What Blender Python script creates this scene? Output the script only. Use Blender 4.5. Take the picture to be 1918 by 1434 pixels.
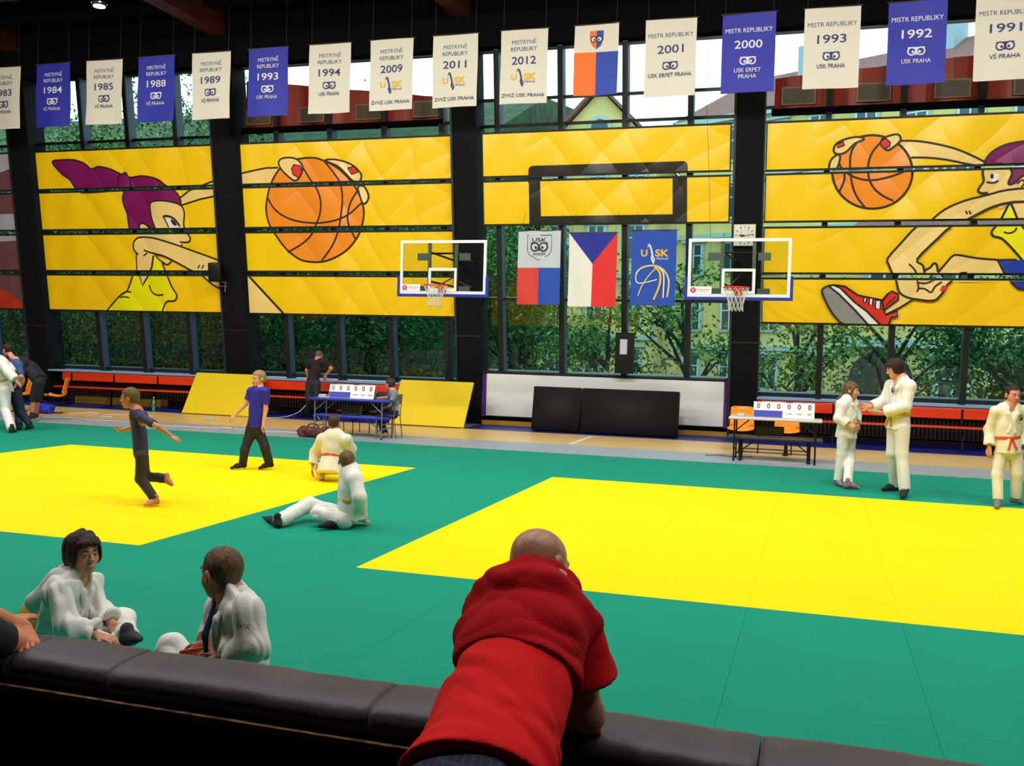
import bpy, bmesh, math, random
import numpy as np
from mathutils import Vector, Matrix
from mathutils.geometry import tessellate_polygon
random.seed(7)
for o in list(bpy.data.objects): bpy.data.objects.remove(o)
SC = bpy.context.scene
COL = SC.collection
# ------------------------------------------------------------------ camera
CX, CY, FPX, CH = 959.0, 717.0, 1841.0, 1.762
def _n(v): v = np.array(v, float); return v/np.linalg.norm(v)
_Y = _n((572, -52, FPX)); _X = -_n((-5949, -229, FPX)); _X = _n(_X-_Y*_X.dot(_Y)); _Z = np.cross(_X, _Y)
if _Z[1] > 0: _Z = -_Z
cam = bpy.data.cameras.new('camera'); camo = bpy.data.objects.new('camera', cam); COL.objects.link(camo)
cam.sensor_width = 36; cam.lens = FPX/1918*36; cam.clip_start = .05; cam.clip_end = 500
_r = Matrix(((_X[0], -_X[1], -_X[2]), (_Y[0], -_Y[1], -_Y[2]), (_Z[0], -_Z[1], -_Z[2]))).to_4x4()
camo.matrix_world = Matrix.Translation((0, 0, CH)) @ _r
SC.camera = camo
def ray(px, py):
    v = np.array([px-CX, py-CY, FPX]); return (v@_X, v@_Y, v@_Z)
def atY(px, py, Y):
    r = ray(px, py); k = Y/r[1]; return Vector((r[0]*k, Y, CH+r[2]*k))
def atZ(px, py, z=0.0):
    r = ray(px, py); k = (z-CH)/r[2]; return Vector((r[0]*k, r[1]*k, z))
# ------------------------------------------------------------------ world, light, exposure
SC.view_settings.view_transform = 'Standard'; SC.view_settings.look = 'None'
SC.view_settings.gamma = 1; SC.view_settings.exposure = 0.0; SC.view_settings.use_curve_mapping = False
W = bpy.data.worlds.new('overcast_sky'); SC.world = W; W.use_nodes = True
wn = W.node_tree; wn.nodes.clear()
wo = wn.nodes.new('ShaderNodeOutputWorld'); wb = wn.nodes.new('ShaderNodeBackground')
wb.inputs[0].default_value = (.76, .89, 1, 1); wb.inputs[1].default_value = 3.2
wn.links.new(wb.outputs[0], wo.inputs[0])
def area(name, loc, size, power, color=(1, .955, .89), rot=(0, 0, 0)):
    l = bpy.data.lights.new(name, 'AREA'); l.shape = 'RECTANGLE'; l.size = size[0]; l.size_y = size[1]
    l.energy = power; l.color = color
    o = bpy.data.objects.new(name, l); o.location = loc; o.rotation_euler = rot; COL.objects.link(o); return o
LP = 134
LAMPS = [(x, y) for y in (3.6, 7.6, 11.6) for x in (-16.5, -12.0, -7.5, -3.0, 1.5, 6.0)]
TILT = math.radians(32)
for xx, yy in LAMPS: area('hall_lamp_light', (xx, yy+.04, 8.9), (1.3, .35), LP*(1.5 if yy > 7 else 1.0), rot=(TILT if yy > 7 else .1, 0, 0))
sp = atY(186, 6, 17.4); area('edge_lamp_light', (sp.x, 17.4, sp.z-.02), (.25, .25), 80, (1, .85, .7), rot=(math.pi, 0, 0))
# ------------------------------------------------------------------ materials
def lin(c):
    return tuple(((v/255)/12.92 if v/255 <= .04045 else ((v/255+.055)/1.055)**2.4) for v in c)
MATS = {}
def mat(name, rgb, rough=.6, metal=0, spec=.5, bump=0, bscale=40, var=0, vscale=3, coat=0, stretch=None, emit=0, rgb2=None):
    if name in MATS: return MATS[name]
    m = bpy.data.materials.new(name); m.use_nodes = True; nt = m.node_tree; b = nt.nodes['Principled BSDF']
    c = lin(rgb); b.inputs['Base Color'].default_value = (*c, 1)
    b.inputs['Roughness'].default_value = rough; b.inputs['Metallic'].default_value = metal
    b.inputs['Specular IOR Level'].default_value = spec; b.inputs['Coat Weight'].default_value = coat
    if bump or var:
        tc = nt.nodes.new('ShaderNodeTexCoord'); mp = nt.nodes.new('ShaderNodeMapping')
        nt.links.new(tc.outputs['Object'], mp.inputs[0])
        if stretch: mp.inputs['Scale'].default_value = stretch
    if var:
        n = nt.nodes.new('ShaderNodeTexNoise'); n.inputs['Scale'].default_value = vscale; n.inputs['Detail'].default_value = 4
        nt.links.new(mp.outputs[0], n.inputs[0])
        mx = nt.nodes.new('ShaderNodeMix'); mx.data_type = 'RGBA'
        c2 = lin(rgb2) if rgb2 else tuple(v*(1-var) for v in c)
        mx.inputs[6].default_value = (*c, 1); mx.inputs[7].default_value = (*c2, 1)
        rp = nt.nodes.new('ShaderNodeMapRange'); rp.inputs[1].default_value = .35; rp.inputs[2].default_value = .65
        nt.links.new(n.outputs[0], rp.inputs[0]); nt.links.new(rp.outputs[0], mx.inputs[0]); nt.links.new(mx.outputs[2], b.inputs['Base Color'])
    if bump:
        n2 = nt.nodes.new('ShaderNodeTexNoise'); n2.inputs['Scale'].default_value = bscale; n2.inputs['Detail'].default_value = 5
        nt.links.new(mp.outputs[0], n2.inputs[0])
        bp = nt.nodes.new('ShaderNodeBump'); bp.inputs['Strength'].default_value = min(1, bump); bp.inputs['Distance'].default_value = .01*max(1, bump)
        nt.links.new(n2.outputs[0], bp.inputs['Height']); nt.links.new(bp.outputs[0], b.inputs['Normal'])
    if emit:
        b.inputs['Emission Color'].default_value = (*c, 1); b.inputs['Emission Strength'].default_value = emit
    MATS[name] = m; return m
def vinyl(name, rgb):
    """tensioned vinyl sheet: broad soft folds and a few long creases"""
    if name in MATS: return MATS[name]
    m = mat(name, rgb, rough=.36, spec=.5); nt = m.node_tree; b = nt.nodes['Principled BSDF']
    tc = nt.nodes.new('ShaderNodeTexCoord'); hs = []
    for sc_, rot, dist, mode in (((.38, 1.6, 1), .85, 1.2, 'RIDGED'), ((.34, 1.5, 1), -.75, 1.0, 'RIDGED'), ((1.0, .35, 1), .1, 2, 'SOFT')):
        mr = nt.nodes.new('ShaderNodeMapping'); mr.inputs['Rotation'].default_value = (0, 0, rot); nt.links.new(tc.outputs['Object'], mr.inputs[0])
        mp = nt.nodes.new('ShaderNodeMapping'); mp.inputs['Scale'].default_value = sc_; nt.links.new(mr.outputs[0], mp.inputs[0])
        n = nt.nodes.new('ShaderNodeTexNoise'); n.inputs['Scale'].default_value = .8 if mode == 'RIDGED' else 1.5; n.inputs['Detail'].default_value = 0
        nt.links.new(mp.outputs[0], n.inputs[0])
        if mode == 'RIDGED':
            a = nt.nodes.new('ShaderNodeMath'); a.operation = 'SUBTRACT'; a.inputs[1].default_value = .5; nt.links.new(n.outputs[0], a.inputs[0])
            a2 = nt.nodes.new('ShaderNodeMath'); a2.operation = 'ABSOLUTE'; nt.links.new(a.outputs[0], a2.inputs[0])
            a3 = nt.nodes.new('ShaderNodeMath'); a3.operation = 'POWER'; a3.inputs[1].default_value = .8; nt.links.new(a2.outputs[0], a3.inputs[0])
            hs.append(a3)
        else: hs.append(n)
    s = nt.nodes.new('ShaderNodeMath'); s.operation = 'ADD'; nt.links.new(hs[0].outputs[0], s.inputs[0]); nt.links.new(hs[1].outputs[0], s.inputs[1])
    s2 = nt.nodes.new('ShaderNodeMath'); s2.operation = 'ADD'; nt.links.new(s.outputs[0], s2.inputs[0]); nt.links.new(hs[2].outputs[0], s2.inputs[1])
    bp = nt.nodes.new('ShaderNodeBump'); bp.inputs['Strength'].default_value = .8; bp.inputs['Distance'].default_value = .13
    nt.links.new(s2.outputs[0], bp.inputs['Height']); nt.links.new(bp.outputs[0], b.inputs['Normal'])
    return m
def glass(name, tint, refl=.12, rough=0):
    if name in MATS: return MATS[name]
    m = bpy.data.materials.new(name); m.use_nodes = True; nt = m.node_tree; nt.nodes.clear()
    o = nt.nodes.new('ShaderNodeOutputMaterial'); t = nt.nodes.new('ShaderNodeBsdfTransparent'); g = nt.nodes.new('ShaderNodeBsdfGlossy')
    t.inputs[0].default_value = (*tint, 1); g.inputs['Roughness'].default_value = rough
    f = nt.nodes.new('ShaderNodeFresnel'); f.inputs[0].default_value = 1.45
    mx = nt.nodes.new('ShaderNodeMixShader'); nt.links.new(f.outputs[0], mx.inputs[0])
    nt.links.new(t.outputs[0], mx.inputs[1]); nt.links.new(g.outputs[0], mx.inputs[2]); nt.links.new(mx.outputs[0], o.inputs[0])
    MATS[name] = m; return m
# ------------------------------------------------------------------ mesh builder
class MB:
    def __init__(s): s.v = []; s.f = []; s.m = []; s.sm = []; s.mats = []
    def mi(s, m):
        if m not in s.mats: s.mats.append(m)
        return s.mats.index(m)
    def add(s, vs, fs, m, smooth=False):
        b = len(s.v); s.v += [tuple(v) for v in vs]; i = s.mi(m)
        for f in fs: s.f.append([b+k for k in f]); s.m.append(i); s.sm.append(smooth)
        return s
    def box(s, c, d, m, R=None):
        x, y, z = d[0]/2, d[1]/2, d[2]/2
        vs = [Vector(p) for p in ((-x,-y,-z),(x,-y,-z),(x,y,-z),(-x,y,-z),(-x,-y,z),(x,-y,z),(x,y,z),(-x,y,z))]
        if R: vs = [R@v for v in vs]
        c = Vector(c); return s.add([v+c for v in vs], [(3,2,1,0),(4,5,6,7),(0,1,5,4),(1,2,6,5),(2,3,7,6),(3,0,4,7)], m)
    def bx(s, a, b, m): # corners
        return s.box([(a[i]+b[i])/2 for i in range(3)], [abs(b[i]-a[i]) for i in range(3)], m)
    def rbox(s, c, d, r, m, R=None, seg=2):
        bm = bmesh.new(); bmesh.ops.create_cube(bm, size=1)
        for v in bm.verts: v.co = Vector((v.co.x*d[0], v.co.y*d[1], v.co.z*d[2]))
        bmesh.ops.bevel(bm, geom=bm.edges[:], offset=min(r, min(d)*.49), segments=seg, affect='EDGES', profile=.5)
        c = Vector(c); vs = [((R@v.co) if R else v.co)+c for v in bm.verts]
        fs = [[v.index for v in f.verts] for f in bm.faces]; bm.free(); return s.add(vs, fs, m, True)
    def cyl(s, a, b, r, m, r2=None, n=12, caps=True, smooth=True):
        a, b = Vector(a), Vector(b); d = (b-a)
        if d.length < 1e-6: return s
        d.normalize(); r2 = r if r2 is None else r2
        u = d.orthogonal().normalized(); w = d.cross(u); vs = []
        for p, q in ((a, r), (b, r2)):
            for k in range(n):
                t = 2*math.pi*k/n; vs.append(p+(u*math.cos(t)+w*math.sin(t))*q)
        s.add(vs, [(k, (k+1) % n, n+(k+1) % n, n+k) for k in range(n)], m, smooth)
        if caps: s.add(vs[:n], [tuple(range(n))[::-1]], m); s.add(vs[n:], [tuple(range(n))], m)
        return s
    def tube(s, pts, r, m, n=8, closed=False):
        pts = [Vector(p) for p in pts]; N = len(pts); rings = []; u = None
        for i in range(N):
            if closed: t = pts[(i+1) % N]-pts[i-1]
            else: t = pts[min(i+1, N-1)]-pts[max(i-1, 0)]
            t.normalize()
            u = t.orthogonal() if u is None else (u-t*u.dot(t)); u.normalize(); w = t.cross(u)
            rr = r[i] if isinstance(r, (list, tuple)) else r
            rings.append([pts[i]+(u*math.cos(2*math.pi*k/n)+w*math.sin(2*math.pi*k/n))*rr for k in range(n)])
        vs = [v for q in rings for v in q]; fs = []
        for i in range(N if closed else N-1):
            j = (i+1) % N
            for k in range(n): fs.append((i*n+k, i*n+(k+1) % n, j*n+(k+1) % n, j*n+k))
        if not closed: fs += [tuple(range(n))[::-1], tuple((N-1)*n+k for k in range(n))]
        return s.add(vs, fs, m, True)
    def sph(s, c, r, m, n=12, R=None):
        r = r if isinstance(r, (tuple, list)) else (r, r, r); vs = []; fs = []; h = n//2; c = Vector(c)
        for i in range(h+1):
            for k in range(n):
                a, t = math.pi*i/h, 2*math.pi*k/n
                p = Vector((r[0]*math.sin(a)*math.cos(t), r[1]*math.sin(a)*math.sin(t), r[2]*math.cos(a)))
                vs.append(c+((R@p) if R else p))
        for i in range(h):
            for k in range(n): fs.append((i*n+k, (i+1)*n+k, (i+1)*n+(k+1) % n, i*n+(k+1) % n))
        return s.add(vs, fs, m, True)
    def prism(s, prof, axis, a, b, m): # prof in the two other axes
        o = [i for i in range(3) if i != axis]; vs = []
        for q in (a, b):
            for p in prof:
                v = [0, 0, 0]; v[axis] = q; v[o[0]] = p[0]; v[o[1]] = p[1]; vs.append(v)
        n = len(prof); return s.add(vs, [(k, (k+1) % n, n+(k+1) % n, n+k) for k in range(n)]+[tuple(range(n))[::-1], tuple(range(n, 2*n))], m)
    def obj(s, name, parent=None, loc=None, rot=None, **tags):
        me = bpy.data.meshes.new(name); org = Vector(loc) if (loc is not None and rot is None) else None
        vs = [(v[0]-org.x, v[1]-org.y, v[2]-org.z) for v in s.v] if org is not None else s.v
        me.from_pydata(vs, [], s.f)
        for m in s.mats: me.materials.append(m)
        me.polygons.foreach_set('material_index', s.m); me.polygons.foreach_set('use_smooth', s.sm); me.update()
        o = bpy.data.objects.new(name, me); COL.objects.link(o)
        if loc is not None: o.location = loc
        if rot is not None: o.rotation_euler = rot
        if parent: o.parent = parent
        for k, v in tags.items(): o[k] = v
        return o
def fixn(o):
    bm = bmesh.new(); bm.from_mesh(o.data); bmesh.ops.recalc_face_normals(bm, faces=bm.faces); bm.to_mesh(o.data); bm.free(); return o
def thing(name, label, cat, loc=(0, 0, 0), group=None, rot=None):
    o = bpy.data.objects.new(name, None); COL.objects.link(o); o.location = loc; o.empty_display_size = .1
    if rot: o.rotation_euler = rot
    o['label'] = label; o['category'] = cat
    if group: o['group'] = group
    return o
def kid(mb, name, par, **tags):
    """child mesh given in world coordinates under an unrotated empty"""
    o = mb.obj(name, None, loc=par.location if par else None); o.location = (0, 0, 0); o.parent = par
    for k, v in tags.items(): o[k] = v
    return o
def smooth_line(P, closed=False, n=6):
    out = []; N = len(P)
    rng = range(N) if closed else range(N-1)
    for i in rng:
        p0 = P[(i-1) % N] if closed or i > 0 else P[0]; p1 = P[i]; p2 = P[(i+1) % N]; p3 = P[(i+2) % N] if closed or i+2 < N else P[-1]
        for k in range(n):
            t = k/n
            out.append(tuple(.5*((2*p1[d])+(-p0[d]+p2[d])*t+(2*p0[d]-5*p1[d]+4*p2[d]-p3[d])*t*t+(-p0[d]+3*p1[d]-3*p2[d]+p3[d])*t**3) for d in range(len(p1))))
    if not closed: out.append(tuple(P[-1]))
    return out
# ---- flat artwork: layers of filled shapes and brushed lines, clipped to a sheet
class Art:
    def __init__(s, step=.0012): s.L = []; s.step = step
    def fill(s, P, m, sm=0, z=None):
        P = smooth_line(P, True, sm) if sm else P
        tri = tessellate_polygon([[Vector((p[0], p[1], 0)) for p in P]])
        s.L.append(([[P[i] for i in t] for t in tri], m, z)); return s
    def line(s, P, w, m, sm=0, closed=False, z=None):
        P = smooth_line(P, closed, sm) if sm else list(P)
        if closed: P = P+[P[0], P[1]]
        q = []; pv = None
        for i in range(len(P)):
            a = P[max(i-1, 0)]; b = P[min(i+1, len(P)-1)]
            dx, dy = b[0]-a[0], b[1]-a[1]; l = math.hypot(dx, dy) or 1
            nx, ny = -dy/l*w/2, dx/l*w/2; c = ((P[i][0]+nx, P[i][1]+ny), (P[i][0]-nx, P[i][1]-ny))
            if pv: q.append([pv[0], pv[1], c[1], c[0]])
            pv = c
        s.L.append((q, m, z)); return s
    def text(s, txt, cx, cy, h, m, w=None, mirror=False, flip=False, bold=.0, z=None):
        tr = text_tris(txt, bold); xs = [p[0] for t in tr for p in t]; ys = [p[1] for t in tr for p in t]
        if not xs: return s
        x0, x1, y0, y1 = min(xs), max(xs), min(ys), max(ys)
        ky = h/(CAPH if not flip else CAPH); kx = ky if w is None else w/(x1-x0)
        out = []
        for t in tr:
            out.append([(cx+(-1 if mirror else 1)*(p[0]-(x0+x1)/2)*kx, cy+(-1 if flip else 1)*(p[1]-CAPH/2)*ky) for p in t])
        s.L.append((out, m, z)); return s
    def build(s, mb, z0=0, rect=None, warp=None, off=(0, 0)):
        i = 0; zt = max([q[2] for q in s.L if q[2] is not None]+[0])
        for polys, m, z in s.L:
            if z is None: i += 1
            zz = z0+zt+i*s.step if z is None else z0+z
            for P in polys:
                P = [(p[0]-off[0], p[1]-off[1]) for p in P]
                if rect: P = clip(P, rect)
                if len(P) < 3: continue
                A = sum(P[k][0]*P[(k+1) % len(P)][1]-P[(k+1) % len(P)][0]*P[k][1] for k in range(len(P)))
                if abs(A) < 1e-9: continue
                if A < 0: P = P[::-1]
                vs = [(p[0], p[1], zz+(warp(p[0], p[1]) if warp else 0)) for p in P]
                mb.add(vs, [tuple(range(len(P)))], m)
def clip(P, r):
    x0, y0, x1, y1 = r
    for ax, lim, sg in ((0, x0, 1), (0, x1, -1), (1, y0, 1), (1, y1, -1)):
        out = []
        for i in range(len(P)):
            a, b = P[i-1], P[i]; da, db = (a[ax]-lim)*sg, (b[ax]-lim)*sg
            if (da >= 0) != (db >= 0):
                t = da/(da-db); out.append((a[0]+(b[0]-a[0])*t, a[1]+(b[1]-a[1])*t))
            if db >= 0: out.append(b)
        P = out
        if not P: return []
    return P
_TX = {}; CAPH = .7
def text_tris(txt, bold=0):
    if (txt, bold) in _TX: return _TX[(txt, bold)]
    c = bpy.data.curves.new('t', 'FONT'); c.body = txt; c.size = 1; c.offset = bold; c.resolution_u = 3; c.fill_mode = 'FRONT'
    o = bpy.data.objects.new('t', c); COL.objects.link(o); dg = bpy.context.evaluated_depsgraph_get()
    me = bpy.data.meshes.new_from_object(o.evaluated_get(dg)); me.calc_loop_triangles()
    r = [[(me.vertices[i].co.x, me.vertices[i].co.y) for i in t.vertices] for t in me.loop_triangles]
    bpy.data.objects.remove(o); bpy.data.curves.remove(c); bpy.data.meshes.remove(me); _TX[(txt, bold)] = r; return r
# ------------------------------------------------------------------ facade frame of reference
TH = math.radians(8); YB = 21.6; SN, CS = math.sin(TH), math.cos(TH)
FROT = (math.pi/2+TH, 0, 0)
def fpt(x, s, off=0): return Vector((x, YB-s*SN-off*CS, s*CS-off*SN))
def fuv(px, py, Yb=None):
    Yb = YB if Yb is None else Yb; t = math.tan(TH); r = ray(px, py); k = (Yb-CH*t)/(r[1]+t*r[2])
    return (r[0]*k, (CH+r[2]*k)/CS)
def fbox(mb, x0, x1, s0, s1, o0, o1, m):
    """box on the leaning facade: x range, slope range, offset range towards the hall"""
    vs = [fpt(x, s, o) for o in (o0, o1) for s in (s0, s1) for x in (x0, x1)]
    return mb.add(vs, [(0, 1, 3, 2), (4, 6, 7, 5), (0, 4, 5, 1), (2, 3, 7, 6), (0, 2, 6, 4), (1, 5, 7, 3)], m)
steel = mat('black_painted_steel', (24, 22, 26), rough=.45, var=.3, vscale=2)
steel2 = mat('dark_blue_grey_steel', (36, 40, 52), rough=.5, var=.3, vscale=2)
concr = mat('dark_grey_column_cladding', (13, 12, 15), rough=.8, spec=.2, bump=.3, bscale=14, var=.25)
# ------------------------------------------------------------------ floor
fl = mat('varnished_wood_floor', (236, 192, 118), rough=.35, var=.25, vscale=6, stretch=(.4, 6, 1), rgb2=(220, 174, 100))
greyf = mat('grey_painted_floor', (158, 163, 176), rough=.5, var=.12, vscale=5)
bluef = mat('blue_painted_floor', (30, 36, 140), rough=.4, var=.15, vscale=4)
beige = mat('bare_beige_floor', (150, 128, 96), rough=.6, var=.2, vscale=5)
mb = MB(); mb.bx((-32, 3.0, -.3), (14, 22.5, -.04), fl); fixn(mb.obj('floor', kind='structure'))
def zone(name, x0, x1, y0, y1, m, z=-.0385):
    mb = MB(); mb.bx((x0, y0, -.0399), (x1, y1, z), m); return fixn(mb.obj(name, kind='structure'))
zone('painted_grey_strip', -32, 14, 15.97, 17.8, greyf)
zone('rubber_edge_strip', -32, 14, 15.975, 16.22, mat('pale_grey_rubber', (160, 160, 158), rough=.8), -.030)
for x0, x1 in ((-26, -14.55), (-12.95, -9.3), (-7.35, 12)): zone('painted_blue_strip', x0, x1, 20.1, 22.15, bluef)
for x0, x1 in ((-14.55, -12.95), (-9.3, -7.35)): zone('unpainted_floor_strip', x0, x1, 19.95, 22.15, beige)
mb = MB(); a = atZ(1070, 830, -.04); b = atZ(1105, 819, -.04)
mb.bx((a.x-.03, a.y-.1, -.0399), (a.x+.06, b.y+.3, -.0375), mat('white_line_paint', (225, 225, 215), rough=.5)); mb.obj('painted_white_line', kind='structure')
mb = MB(); mb.bx((-32, -6, -.75), (14, 3.0, -.45), mat('dark_stand_floor', (22, 20, 22), rough=.8)); mb.obj('floor_stand', kind='structure')
mb = MB(); mb.bx((-32, 2.9, -.75), (14, 3.0, -.04), mat('dark_stand_floor', (22, 20, 22), rough=.8)); mb.obj('trim_stand', kind='structure')
# ------------------------------------------------------------------ judo mats (each one an object)
ymat = mat('yellow_judo_mat', (252, 218, 0), rough=.75, bump=.25, bscale=260, var=.03, vscale=1.2, spec=.1)
gmat = mat('green_judo_mat', (12, 142, 116), rough=.75, bump=.25, bscale=260, var=.05, vscale=1.2, spec=.12)
def proto_mat(name, w, d, m):
    mb = MB(); mb.rbox((0, 0, -.02), (w-.0009, d-.0009, .0395), .0012, m, seg=1); o = mb.obj(name); o.data.polygons.foreach_set('use_smooth', [False]*len(o.data.polygons)); return o.data
MM = {}
def put_mat(x0, y0, x1, y1):
    cx, cy = (x0+x1)/2, (y0+y1)/2
    s1 = -11.42 < cx < -5.42 and 6.97 < cy < 12.97; s2 = -3.40 < cx < 2.6 and 6.97 < cy < 12.97
    k = (round(x1-x0, 3), round(y1-y0, 3), s1 or s2); nm = 'judo_mat'
    if k not in MM:
        me = proto_mat(nm, k[0], k[1], ymat if k[2] else gmat); MM[k] = me; o = [q for q in bpy.data.objects if q.data == me][0]
    else: o = bpy.data.objects.new(nm, MM[k]); COL.objects.link(o)
    o.location = (cx, cy, 0)
    if s1: L, G = 'yellow judo mat tile of the left yellow square, under the running children', 'yellow tiles of the left square'
    elif s2: L, G = 'yellow judo mat tile of the right yellow square', 'yellow tiles of the right square'
    elif cy > 12.97: L, G = 'green judo mat tile in the far border, along the grey strip and tables', 'green tiles of the far border'
    elif cy < 6.97: L, G = 'green judo mat tile in the near border, before the black padded barrier', 'green tiles of the near border'
    elif -5.42 < cx < -3.4: L, G = 'green judo mat tile in the lane between both yellow squares', 'green tiles between the yellow squares'
    else: L, G = 'green judo mat tile beside the outer edge of a yellow square', 'green tiles at the outer sides'
    o['label'] = L; o['category'] = 'mat'; o['group'] = G
xs = [-3.4+1.0*i for i in range(0, 11)]
xsL = [-5.42-1.0*i for i in range(0, 14)]
XL = sorted(xsL+[-4.41]+xs)
def seen(x0, y0, x1, y1):
    for x in (x0, x1, (x0+x1)/2):
        for y in (y0, y1, (y0+y1)/2):
            d = np.array([x, y, -CH]); c = d[0]*_X+d[1]*_Y+d[2]*_Z
            if c[2] < .5: continue
            px, py = CX+FPX*c[0]/c[2], CY+FPX*c[1]/c[2]
            if -300 < px < 2600 and py < 1700: return True
    return False
for y0, y1 in ((3.12, 4.97), (4.97, 6.97), (6.97, 8.97), (8.97, 10.97), (10.97, 12.97), (12.97, 14.97), (14.97, 15.97)):
    for a, b in zip(XL[:-1], XL[1:]):
        if seen(a, y0, b, y1): put_mat(a, y0, b, y1)
# ------------------------------------------------------------------ facade: columns, plinth, windows
PITCH = 6.11
cols = [(-20.15, -19.5), (-14.1, -13.42), (-7.95, -7.35), (-1.79, -1.19), (4.33, 4.95), (-26.3, -25.7), (10.4, 11.0)]
for i, (x0, x1) in enumerate(cols):
    mb = MB(); fbox(mb, x0, x1, -.1, 8.6, -.45, .14, concr)
    fbox(mb, x0-.02, x1+.02, 2.0, 2.05, .14, .16, steel); fbox(mb, x0+.0, x0+.05, .0, 8.6, .14, .17, steel2)
    fixn(mb.obj('column', kind='structure'))
teal = glass('teal_tinted_glass', (.36, .58, .54)); teal_bright = glass('brightened_teal_glass', (.52, .78, .72))  # central and right bays: extra brightness put into a paler copy of the teal
clear = glass('lightly_tinted_glass', (.62, .80, .80))
frm = mat('anodised_window_frame', (20, 20, 23), rough=.4)
frm2 = mat('blue_grey_mullion_side', (50, 62, 86), rough=.5)
sillm = mat('sky_tinted_window_sill', (150, 176, 205), rough=.5)  # blue of the daylight put into the sill colour
radm = mat('dark_brown_radiator_cover', (42, 24, 20), rough=.7)
OG = -.26
def window(n, x0, x1, mulls, smin, trans, clearfrom):
    root = bpy.data.objects.new('window_%d' % n, None); COL.objects.link(root); root.location = ((x0+x1)/2, YB, 0); root['kind'] = 'structure'
    xsx = [x0]+list(mulls)+[x1]; ss = [smin]+list(trans)+[8.25]
    mb = MB()
    fbox(mb, x0, x1, smin-.09, smin, OG-.12, OG+.10, frm); fbox(mb, x0, x1, 8.25, 8.33, OG-.12, OG+.10, frm)
    kid(mb, 'window_frame', root)
    for x in mulls:
        mb = MB(); fbox(mb, x-.055, x+.055, smin-.35, 8.3, OG-.10, OG+.20, frm); fbox(mb, x+.056, x+.062, smin-.3, 8.3, OG-.05, OG+.18, frm2)
        kid(mb, 'mullion', root)
    for s in trans:
        mb = MB(); fbox(mb, x0, x1, s-.03, s+.03, OG-.06, OG+.07, frm); kid(mb, 'transom', root)
    for a, b in zip(xsx[:-1], xsx[1:]):
        for s0, s1 in zip(ss[:-1], ss[1:]):
            mb = MB(); vs = [fpt(a, s0, OG-.02), fpt(b, s0, OG-.02), fpt(b, s1, OG-.02), fpt(a, s1, OG-.02)]
            mb.add(vs, [(0, 1, 2, 3)], clear if s0 >= clearfrom else (teal_bright if n in (3, 4) else teal)); kid(mb, 'pane', root)
    return root
window(1, -19.5, -14.1, (-18.0, -16.64, -15.24), .93, (6.72,), 6.7)
window(2, -13.42, -7.95, (-12.45, -11.04, -9.66, -8.25), .95, (6.80,), 6.7)
window(3, -7.35, -1.79, (-6.93, -5.49, -4.08, -2.70), 1.2, (2.85, 6.68, 7.24), 6.6)
window(4, -1.19, 4.33, (.04, 1.43, 2.82), .93, (6.82,), 6.7)
window(5, -25.7, -20.15, (-24.3, -22.9, -21.5), .93, (2.85, 6.7), 6.7)
window(6, 4.95, 10.4, (6.3, 7.7, 9.1), .93, (6.7,), 6.7)
# plinth, sills, radiator niches
pw = mat('black_plinth_wall', (20, 18, 20), rough=.8)
mb = MB(); mb.bx((-32, 22.3, -.3), (14, 22.6, .9), pw); mb.bx((-7.35, 21.62, -.3), (-1.79, 22.3, 1.1), pw); mb.obj('wall_window_side', kind='structure')
och = mat('ochre_skirting_board', (176, 132, 30), rough=.6)
mb = MB(); mb.bx((-7.35, 21.46, -.04), (-1.79, 21.61, .06), och)
for x0, x1 in ((-32, -7.95), (-1.19, 14)): mb.bx((x0, 22.15, -.04), (x1, 22.29, .04), mat('beige_skirting_board', (150, 130, 104), rough=.6))
mb.obj('baseboard_window_side', kind='structure')
mb = MB(); mb.bx((-18.9, 21.6, -.035), (-16.2, 21.9, .13), och); mb.obj('trim_ochre_left', kind='structure')
for x0, x1 in ((-19.5, -14.1), (-13.42, -7.95), (-1.19, 4.33), (4.95, 10.4), (-25.7, -20.15)):
    mb = MB(); mb.bx((x0, 21.28, .80), (x1, 22.35, .84), sillm); mb.obj('window_sill', kind='structure')
    mb = MB()
    k = x0+.1
    while k < x1-.1: mb.bx((k, 21.85, .10), (k+.04, 21.92, .74), radm); k += .08
    mb.bx((x0, 21.92, .08), (x1, 22.2, .8), pw); mb.obj('slatted_radiator_niche', kind='structure')
# upper band over the windows and roof
dark = mat('black_roof_edge', (7, 6, 8), rough=.9, spec=.1)
mb = MB(); fbox(mb, -32, 14, 8.33, 10.4, -.5, .1, dark); mb.obj('wall_upper_band', kind='structure')
ceilm = mat('dark_maroon_ceiling', (44, 22, 22), rough=.8, var=.45, vscale=.5, rgb2=(20, 11, 14))
mb = MB(); mb.bx((-34, -6, 9.9), (16, 21, 10.1), ceilm); mb.obj('ceiling', kind='structure')
beamm = mat('brown_red_roof_beam', (84, 36, 30), rough=.55, var=.4, vscale=1, rgb2=(52, 24, 26))
for x in (-26, -19.8, -13.75, -7.65, -1.5, 4.6, 10.7):
    mb = MB(); mb.bx((x-.2, -5, 8.9), (x+.2, 20.25, 9.9), beamm); mb.obj('roof_beam', kind='structure')
for y in (2.2, 5.2, 9.6, 14.0, 18.2):
    mb = MB(); mb.bx((-33, y-.1, 9.35), (15, y+.1, 9.9), beamm); mb.obj('roof_beam', kind='structure')
mb = MB()
for x in np.arange(-32, 15, 1.2): mb.bx((x-.04, -5, 9.72), (x+.04, 20.4, 9.9), ceilm)
mb.obj('ceiling_ribs', kind='structure')
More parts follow.
